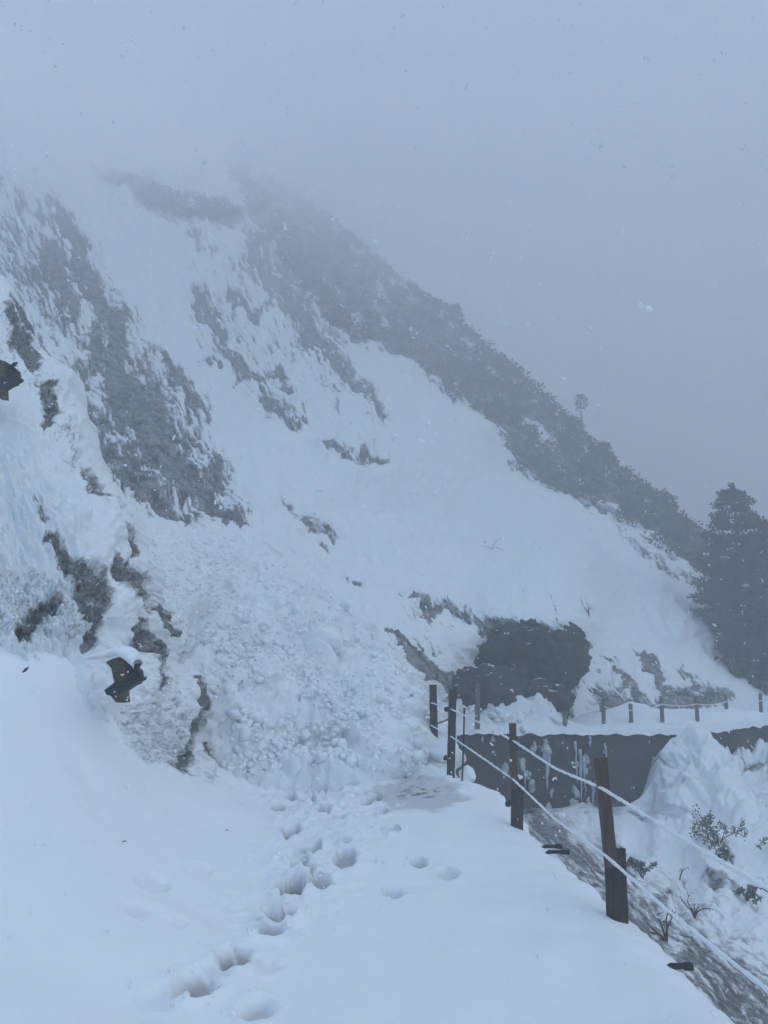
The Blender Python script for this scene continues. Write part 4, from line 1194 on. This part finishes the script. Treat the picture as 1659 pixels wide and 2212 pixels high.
def build_anchor(px, py, Y, s, label, cap=True):
    """steel anchor shoe of a rockfall net: cheek plate, sloping sole plate and a bolt with nuts"""
    root = empty('rock_anchor', V(px, py, Y)); tag(root, label, 'anchor', 'steel rock anchors')
    def q(x, y, d=0.0): return Vector(((x - 266) * s, d, (1455 - y) * s))
    mb = MB()
    plate(mb, [q(227, 1431), q(242, 1424), q(256, 1420), q(268, 1425), q(285, 1442), q(292, 1476), q(270, 1484), q(250, 1480), q(240, 1444)], (0.02, 0.16, 0))
    mb.build('cheek_plate', M['rust'], root)
    mb = MB(); plate(mb, [q(234, 1489, -.07), q(252, 1474, -.06), q(290, 1470, -.09), q(306, 1465, -.09), q(307, 1471, -.10), q(272, 1496, -.11), q(258, 1502, -.10), q(240, 1498, -.08)], (0.0, 0.24, 0.02))
    mb.build('sole_plate', M['steel'], root)
    mb = MB(); plate(mb, [q(240, 1494, -.04), q(256, 1499, -.05), q(271, 1492, -.05), q(273, 1515, -.03), q(257, 1514, -.03)], (0, 0.2, 0)); mb.build('heel_plate', M['rust'], root)
    mb = MB(); plate(mb, [q(268, 1425, -.03), q(289, 1437, -.05), q(303, 1448, -.05), q(308, 1467, -.06), q(284, 1482, -.05)], (0, 0.12, 0)); mb.build('side_plate', M['steel'], root)
    mb = MB(); a = q(284, 1452, -.09); b = q(309, 1436, -.12)
    mb.tube([a, b], 0.016, 8); mb.tube([a.lerp(b, .3), a.lerp(b, .5)], 0.031, 6); mb.tube([a.lerp(b, .62), a.lerp(b, .82)], 0.029, 6); mb.build('bolt', M['steel'], root)
    if cap:
        n1, n2 = 26, 14
        v = []
        top = [(196, 1424), (215, 1412), (232, 1408), (250, 1398), (268, 1396), (285, 1400), (297, 1412), (298, 1426)]
        bot = [(196, 1426), (215, 1424), (232, 1423), (252, 1418), (268, 1424), (280, 1434), (292, 1444), (296, 1448)]
        u = np.linspace(0, 1, n1)
        tx = np.interp(u, np.linspace(0, 1, 8), [p[0] for p in top]); ty = np.interp(u, np.linspace(0, 1, 8), [p[1] for p in top])
        bx = np.interp(u, np.linspace(0, 1, 8), [p[0] for p in bot]); by = np.interp(u, np.linspace(0, 1, 8), [p[1] for p in bot])
        for A in (tx, ty, bx, by):
            for _ in range(3): A[1:-1] = (A[:-2] + 2 * A[1:-1] + A[2:]) / 4
        f = []
        for i in range(n1):
            wv = math.sin(math.pi * min(1, 0.12 + u[i])) if u[i] < .4 else 1
            for j in range(n2):
                an = 2 * math.pi * j / n2
                cx, cy = (tx[i] + bx[i]) / 2, (ty[i] + by[i]) / 2
                hx, hy = (tx[i] - bx[i]) / 2, (ty[i] - by[i]) / 2
                p = q(cx + hx * math.cos(an), cy + hy * math.cos(an), -0.02 + 0.16 * math.sin(an))
                v.append(p)
        for i in range(n1 - 1):
            for j in range(n2):
                k = (j + 1) % n2
                f.append((i * n2 + j, i * n2 + k, (i + 1) * n2 + k, (i + 1) * n2 + j))
        f.append(tuple(range(n2))); f.append(tuple((n1 - 1) * n2 + j for j in range(n2))[::-1])
        o = mesh('snow_cap', v, f, M['snow'], root)
    return root
build_anchor(266, 1455, 7.55, 0.00455, 'rusted steel rock anchor with a white snow cap on the near outcrop')
build_anchor(6, 806, 10.2, 0.0058, 'dark steel rock anchor cut off by the left edge, high on the outcrop', False)

# ------------------------------------------------------------------ vegetation
def spray(n, size, g, spread):
    """n needle-bearing twig blades inside an ellipsoid: verts (n, 3 or 4 ...)"""
    d = g.normal(size=(n, 3)); d /= np.linalg.norm(d, axis=1, keepdims=True)
    p = d * (g.uniform(size=(n, 1)) ** 0.45) * np.array(spread)
    t = d + g.normal(size=(n, 3)) * 0.5; t /= np.linalg.norm(t, axis=1, keepdims=True)
    u = np.cross(t, g.normal(size=(n, 3))); u /= np.linalg.norm(u, axis=1, keepdims=True) + 1e-9
    L = size * g.uniform(0.6, 1.4, (n, 1)); W = L * 0.26
    a = p - t * L * 0.4; b = p + u * W; c = p + t * L * 0.7; e = p - u * W
    return np.stack([a, b, c, e], 1)

def quads_obj(name, Q, mat, parent=None):
    v = Q.reshape(-1, 3)
    return mesh(name, v, np.arange(len(v)).reshape(-1, 4), mat, parent, smooth=False)

def conifer(base, h, prof, label, seed, cat='tree', group=None, name='pine_tree', blades=70, layers=16, bare=0.12, blade=0.3, snow=0.12, girth=0.022):
    g = np.random.default_rng(seed)
    root = empty(name, base); tag(root, label, cat, group)
    mb = MB(); k = 9
    mb.tube([Vector((0.03 * h * 0.1 * math.sin(i), 0.02 * math.cos(i * 2), -0.6 + (h * 0.97 + 0.6) * i / k)) for i in range(k + 1)], [girth * h * (1 - 0.93 * i / k) + 0.012 for i in range(k + 1)], 8)
    mb.build('trunk', M['bark'], root, True)
    Q = []; S = []; br = MB()
    hs, rs = zip(*prof)
    for i in range(layers):
        zf = bare + (1 - bare) * (i + g.uniform(0, 0.6)) / layers
        rad = float(np.interp(zf, hs, rs)) * h
        nb = max(4, int(5 + rad * 3.2))
        a0 = g.uniform(0, 6.28)
        for b in range(nb):
            an = a0 + 6.283 * b / nb + g.normal() * 0.2
            L = rad * g.uniform(0.72, 1.12)
            dr = -0.10 + 0.45 * zf
            tip = np.array([math.cos(an) * L, math.sin(an) * L, zf * h + dr * L * 0.6])
            st = np.array([0, 0, zf * h])
            if L > 0.4: br.tube([Vector(st) * 0.999, Vector(st * 0.5 + tip * 0.5 + np.array([0, 0, -0.06 * L])), Vector(tip)], [0.012 * h * 0.25 + 0.01, 0.02, 0.008], 4, cap=False)
            steps = max(1, int(L / 0.55))
            for q in range(steps):
                u = (q + 1) / steps
                c = st * (1 - u) + tip * u + np.array([0, 0, -0.08 * L * math.sin(3.1 * u)]) + g.normal(size=3) * 0.08
                sz = 0.32 + 0.16 * L * (1 - 0.4 * u)
                Q.append(spray(int(blades * (0.6 + 0.5 * g.uniform())), blade, g, (sz, sz, sz * 0.5)) + c)
                if g.uniform() < snow:
                    S.append((c + np.array([0, 0, sz * 0.35]), sz * g.uniform(0.3, 0.55)))
    # leader
    Q.append(spray(blades, blade, g, (0.22, 0.22, 0.5)) + np.array([0, 0, h * 0.98]))
    if bare < 0.45: br.build('branches', M['bark'], root)
    o = quads_obj('crown', np.concatenate(Q), M['needles'], root)
    if S:
        v, f = chunk_mesh(np.array([s[0] for s in S]), [s[1] for s in S], 1, seed, 0.35)
        e = mesh('crown_snow', v, f, M['snow'], root); tag(e, kind='stuff')
    return root

STONE = [(0, 0.08), (0.10, 0.14), (0.3, 0.19), (0.5, 0.19), (0.62, 0.17), (0.72, 0.135), (0.8, 0.11), (0.88, 0.075), (0.95, 0.04), (1, 0.01)]
b1 = V(1622, 1490, 41.0); t1 = V(1612, 1052, 41.0)
conifer(b1, (t1 - b1).length, STONE, 'tall dense dark pine at the right edge, rising clear into the fog', 3, blades=110, layers=19, blade=0.17, snow=0.05)
b2 = V(1690, 1520, 39.0); t2 = V(1690, 1130, 39.0)
conifer(b2, (t2 - b2).length, STONE, 'dark pine cut by the right edge, shorter than the one beside it', 8, blades=110, layers=17, blade=0.17, snow=0.05)
b3 = V(1592, 1395, 46.0); t3 = V(1580, 1215, 46.0)
conifer(b3, (t3 - b3).length, [(0, .2), (.3, .34), (.6, .3), (.85, .18), (1, .04)], 'low bushy pine left of the tall pine where the ridge ends', 9, blades=100, layers=8, blade=0.17, snow=0.05)
b4 = V(1640, 1500, 37.0)
conifer(b4, 4.6, [(0, .3), (.3, .42), (.6, .34), (.85, .2), (1, .04)], 'broad low pine in front of the foot of the tall pine', 10, blades=100, layers=8, bare=0.02, blade=0.17, snow=0.05)

def on_mountain(px, py):
    return P(np.array(px, float), np.array(py, float), Ymt(np.array(px, float), np.array(py, float)))

bt = Vector([float(c) for c in on_mountain(1257, 915)])
hgt = 66 / 1659 * bt.y * 1.02
conifer(bt, hgt, [(0, .0), (.44, .0), (.5, .10), (.62, .20), (.72, .17), (.8, .21), (.9, .11), (1, .02)], 'small lone pine with a bare trunk standing up from the ridge', 14, blades=13, layers=8, bare=0.5, blade=0.17, snow=0, girth=0.042)
for k, (px, py, hh, lab) in enumerate([(1238, 955, 2.6, 'bushy conifer on the ridge just below the lone pine'), (1305, 1000, 1.9, 'low conifer breaking the ridge line right of the lone pine'), (1440, 1112, 1.8, 'low conifer on the lower ridge line left of the tall pine'), (1085, 800, 2.0, 'misty low conifer on the upper ridge line left of the lone pine'), (985, 690, 2.4, 'faint conifer highest on the visible ridge line')]):
    b = Vector([float(c) for c in on_mountain(px, py)])
    conifer(b, hh, [(0, .3), (.3, .42), (.6, .34), (.85, .2), (1, .04)], lab, 30 + k, blades=40, layers=6, bare=0.02, blade=0.24)

def build_thicket():
    g = np.random.default_rng(5)
    Q = []
    n = 0
    c = np.stack([g.uniform(470, 1640, 9000), g.uniform(330, 1320, 9000)], 1)
    sd = poly_sd(c[:, 0], c[:, 1], BELT)
    r, belt = mountain_mask(c[:, 0], c[:, 1])
    ok = (sd > 1) & (belt > 0.45)
    c = c[ok]
    crest = CREST[(CREST[:, 0] > 500) & (CREST[:, 0] < 1600)]
    cx = g.uniform(520, 1590, 330)
    c = np.vstack([c, np.c_[cx, crest_py(cx) + g.uniform(2, 14, 330)]])
    p = on_mountain(c[:, 0], c[:, 1])
    for q, (px, py) in zip(p, c):
        sz = g.uniform(0.5, 1.05) * (q[1] / 75) ** 0.5
        Q.append(spray(int(26 + 10 * sz), 0.34 * (q[1] / 75) ** 0.5, g, (sz, sz, sz * 0.6)) + q + np.array([0, -0.25, 0.35 * sz]))
    # the small shrub belt on the upper left shelf
    c2 = np.stack([g.uniform(200, 530, 700), g.uniform(350, 490, 700)], 1)
    d = strokes(*wob(c2[:, 0], c2[:, 1], 8, 30, 4), [(1, [(240, 380, 10), (330, 425, 26), (420, 450, 30), (500, 462, 20)])])
    c2 = c2[d > 0.35]
    for q in on_mountain(c2[:, 0], c2[:, 1]):
        sz = g.uniform(0.8, 1.5)
        Q.append(spray(26, 0.5, g, (sz, sz, sz * 0.6)) + q + np.array([0, -0.3, 0.4 * sz]))
    o = quads_obj('dwarf_pine_thicket', np.concatenate(Q), M['needles'])
    tag(o, 'dark belt of dwarf pine thicket running along the ridge', 'thicket', kind='stuff')
build_thicket()

def shrub(base, scale, label, seed, leafy=True, n=6, name='shrub', cat='shrub', spreadx=0.5):
    g = np.random.default_rng(seed)
    root = empty(name, base); tag(root, label, cat)
    mb = MB(); Q = []
    for k in range(n):
        a = g.uniform(-1, 1) * spreadx; L = scale * g.uniform(0.6, 1.0)
        pts = [Vector((0, 0, -0.05))]; p = np.array([0, 0, 0.0]); d = np.array([a, g.uniform(-.3, .3), 1.0]); d /= np.linalg.norm(d)
        for i in range(5):
            d = d + g.normal(size=3) * 0.22; d[2] -= 0.10; d /= np.linalg.norm(d); p = p + d * L / 5; pts.append(Vector(p))
            if i > 1:
                e = p + g.normal(size=3) * 0.12 * scale; mb.tube([Vector(p), Vector(e)], [0.006, 0.003], 4)
                if leafy: Q.append(spray(16, 0.055, g, (0.10 * scale, 0.10 * scale, 0.10 * scale)) + e)
        mb.tube(pts, [0.014, 0.012, 0.010, 0.008, 0.006, 0.004], 5)
        if leafy: Q.append(spray(26, 0.06, g, (0.13 * scale, 0.13 * scale, 0.13 * scale)) + p)
    mb.build('stems', M['twig'], root)
    if leafy: quads_obj('leaves', np.concatenate(Q), M['leaves'], root)
    return root
def ravine_pt(px, py): return V(px, py, float(Yrv(np.array(float(px)), np.array(float(py)))) - 0.1)
shrub(ravine_pt(1555, 1835), 0.85, 'leafy shrub poking out of the snow in the ravine', 3, True, 9)
shrub(ravine_pt(1545, 1858), 0.42, 'low leafy sprig at the foot of the ravine shrub', 4, True, 5, spreadx=1.0)
shrub(ravine_pt(1690 - 10, 1840), 0.5, 'small leafy shrub at the right edge of the ravine', 6, True, 5)
shrub(ravine_pt(1468, 2000 - 105), 0.3, 'bare bent twig in the ravine snow left of the shrub', 5, False, 2, 'dead_twig', 'twig', 0.8)
for k, (px, py, lab) in enumerate([(1388, 1893, 'leafy low scrub just right of the nearest fence post in the ravine'), (1500, 1975, 'bare scrub low in the ravine under the leafy shrub'), (1612, 1945, 'leafy low scrub in the ravine close to the right edge'), (1440, 2030, 'bare scrub on the streaked rock near the lowest pipe end')]):
    shrub(ravine_pt(px, py), 0.34, lab, 60 + k, k in (0, 2), 5, 'scrub', 'scrub', 0.9)
shrub(on_mountain(1060, 1185) + np.array([0, -.2, 0]), 0.9, 'bare twig lying on the open snow slope above the boulder', 7, False, 3, 'dead_twig', 'twig', 2.5)
shrub(on_mountain(1270, 1330) + np.array([0, -.2, 0]), 0.8, 'bare twigs on the slope right of the huge boulder', 8, False, 4, 'dead_twig', 'twig', 1.5)

def small_litter():
    for k, (px, py, Y, L, lab) in enumerate([(55, 1447, 6.75, 0.05, 'brown dead leaf lying on the snow bank at the left edge')]):
        g = V(px, py, Y - 0.15)
        mb = MB(); mb.tube([Vector((-L / 2, 0, -L * .45)), Vector((-L * .1, 0.005, -0.004)), Vector((L * .1, 0, L * .1)), Vector((L / 2, 0, L * .5))], [0.004, 0.013, 0.012, 0.003], 6)
        o = mb.build('dead_leaf', M['twig'], None, True); o.location = g; tag(o, lab, 'leaf')
    for px, py, lab in [(490, 1802, 'tiny dark twig on the smooth snow left of the footprints'), (266, 1851, 'tiny dark twig on the lower left snow bank')]:
        x, y = ground_at(px, py)
        z = float(path_z(np.array(x), np.array(y)))
        mb = MB(); mb.tube([Vector((-.018, 0, .012)), Vector((0, 0, .02)), Vector((.02, .01, .014))], [.003, .005, .002], 5)
        o = mb.build('dead_twig', M['twig'], None, True); o.location = (x, y, z + 0.02); tag(o, lab, 'twig')
small_litter()

# ------------------------------------------------------------------ falling snow
def build_flakes():
    g = np.random.default_rng(11)
    n = 3600
    Y = 0.9 + 8 * g.uniform(size=n) ** 0.8
    x = g.uniform(-0.62, 0.62, n) * (Y + 0.8)
    z = CAMZ + g.uniform(-0.5, 0.95, n) * (Y + 0.6)
    keep = z > 0.25
    p = np.stack([x, Y, z], 1)[keep]
    V_, F_ = [], []
    bv, bf = ico(1)
    for c in p:
        s = g.uniform(0.003, 0.0072) * (1 + 1.0 * (g.uniform() > 0.94)) * (0.6 + 0.1 * c[1])
        for _ in range(g.integers(1, 4)):
            q, _r = np.linalg.qr(g.normal(size=(3, 3)))
            v = bv * (1 + g.uniform(-.4, .4, (len(bv), 1))) * np.array([1, 0.7, 0.35]) * s @ q.T + c + g.normal(size=3) * s * 0.9
            F_.append(bf + len(V_) * len(bv)); V_.append(v)
    o = mesh('falling_snow', np.concatenate(V_), np.concatenate(F_), M['snow'], smooth=False)
    tag(o, 'white snowflakes drifting through the air in front of the slope', 'snowflakes', kind='stuff')
build_flakes()
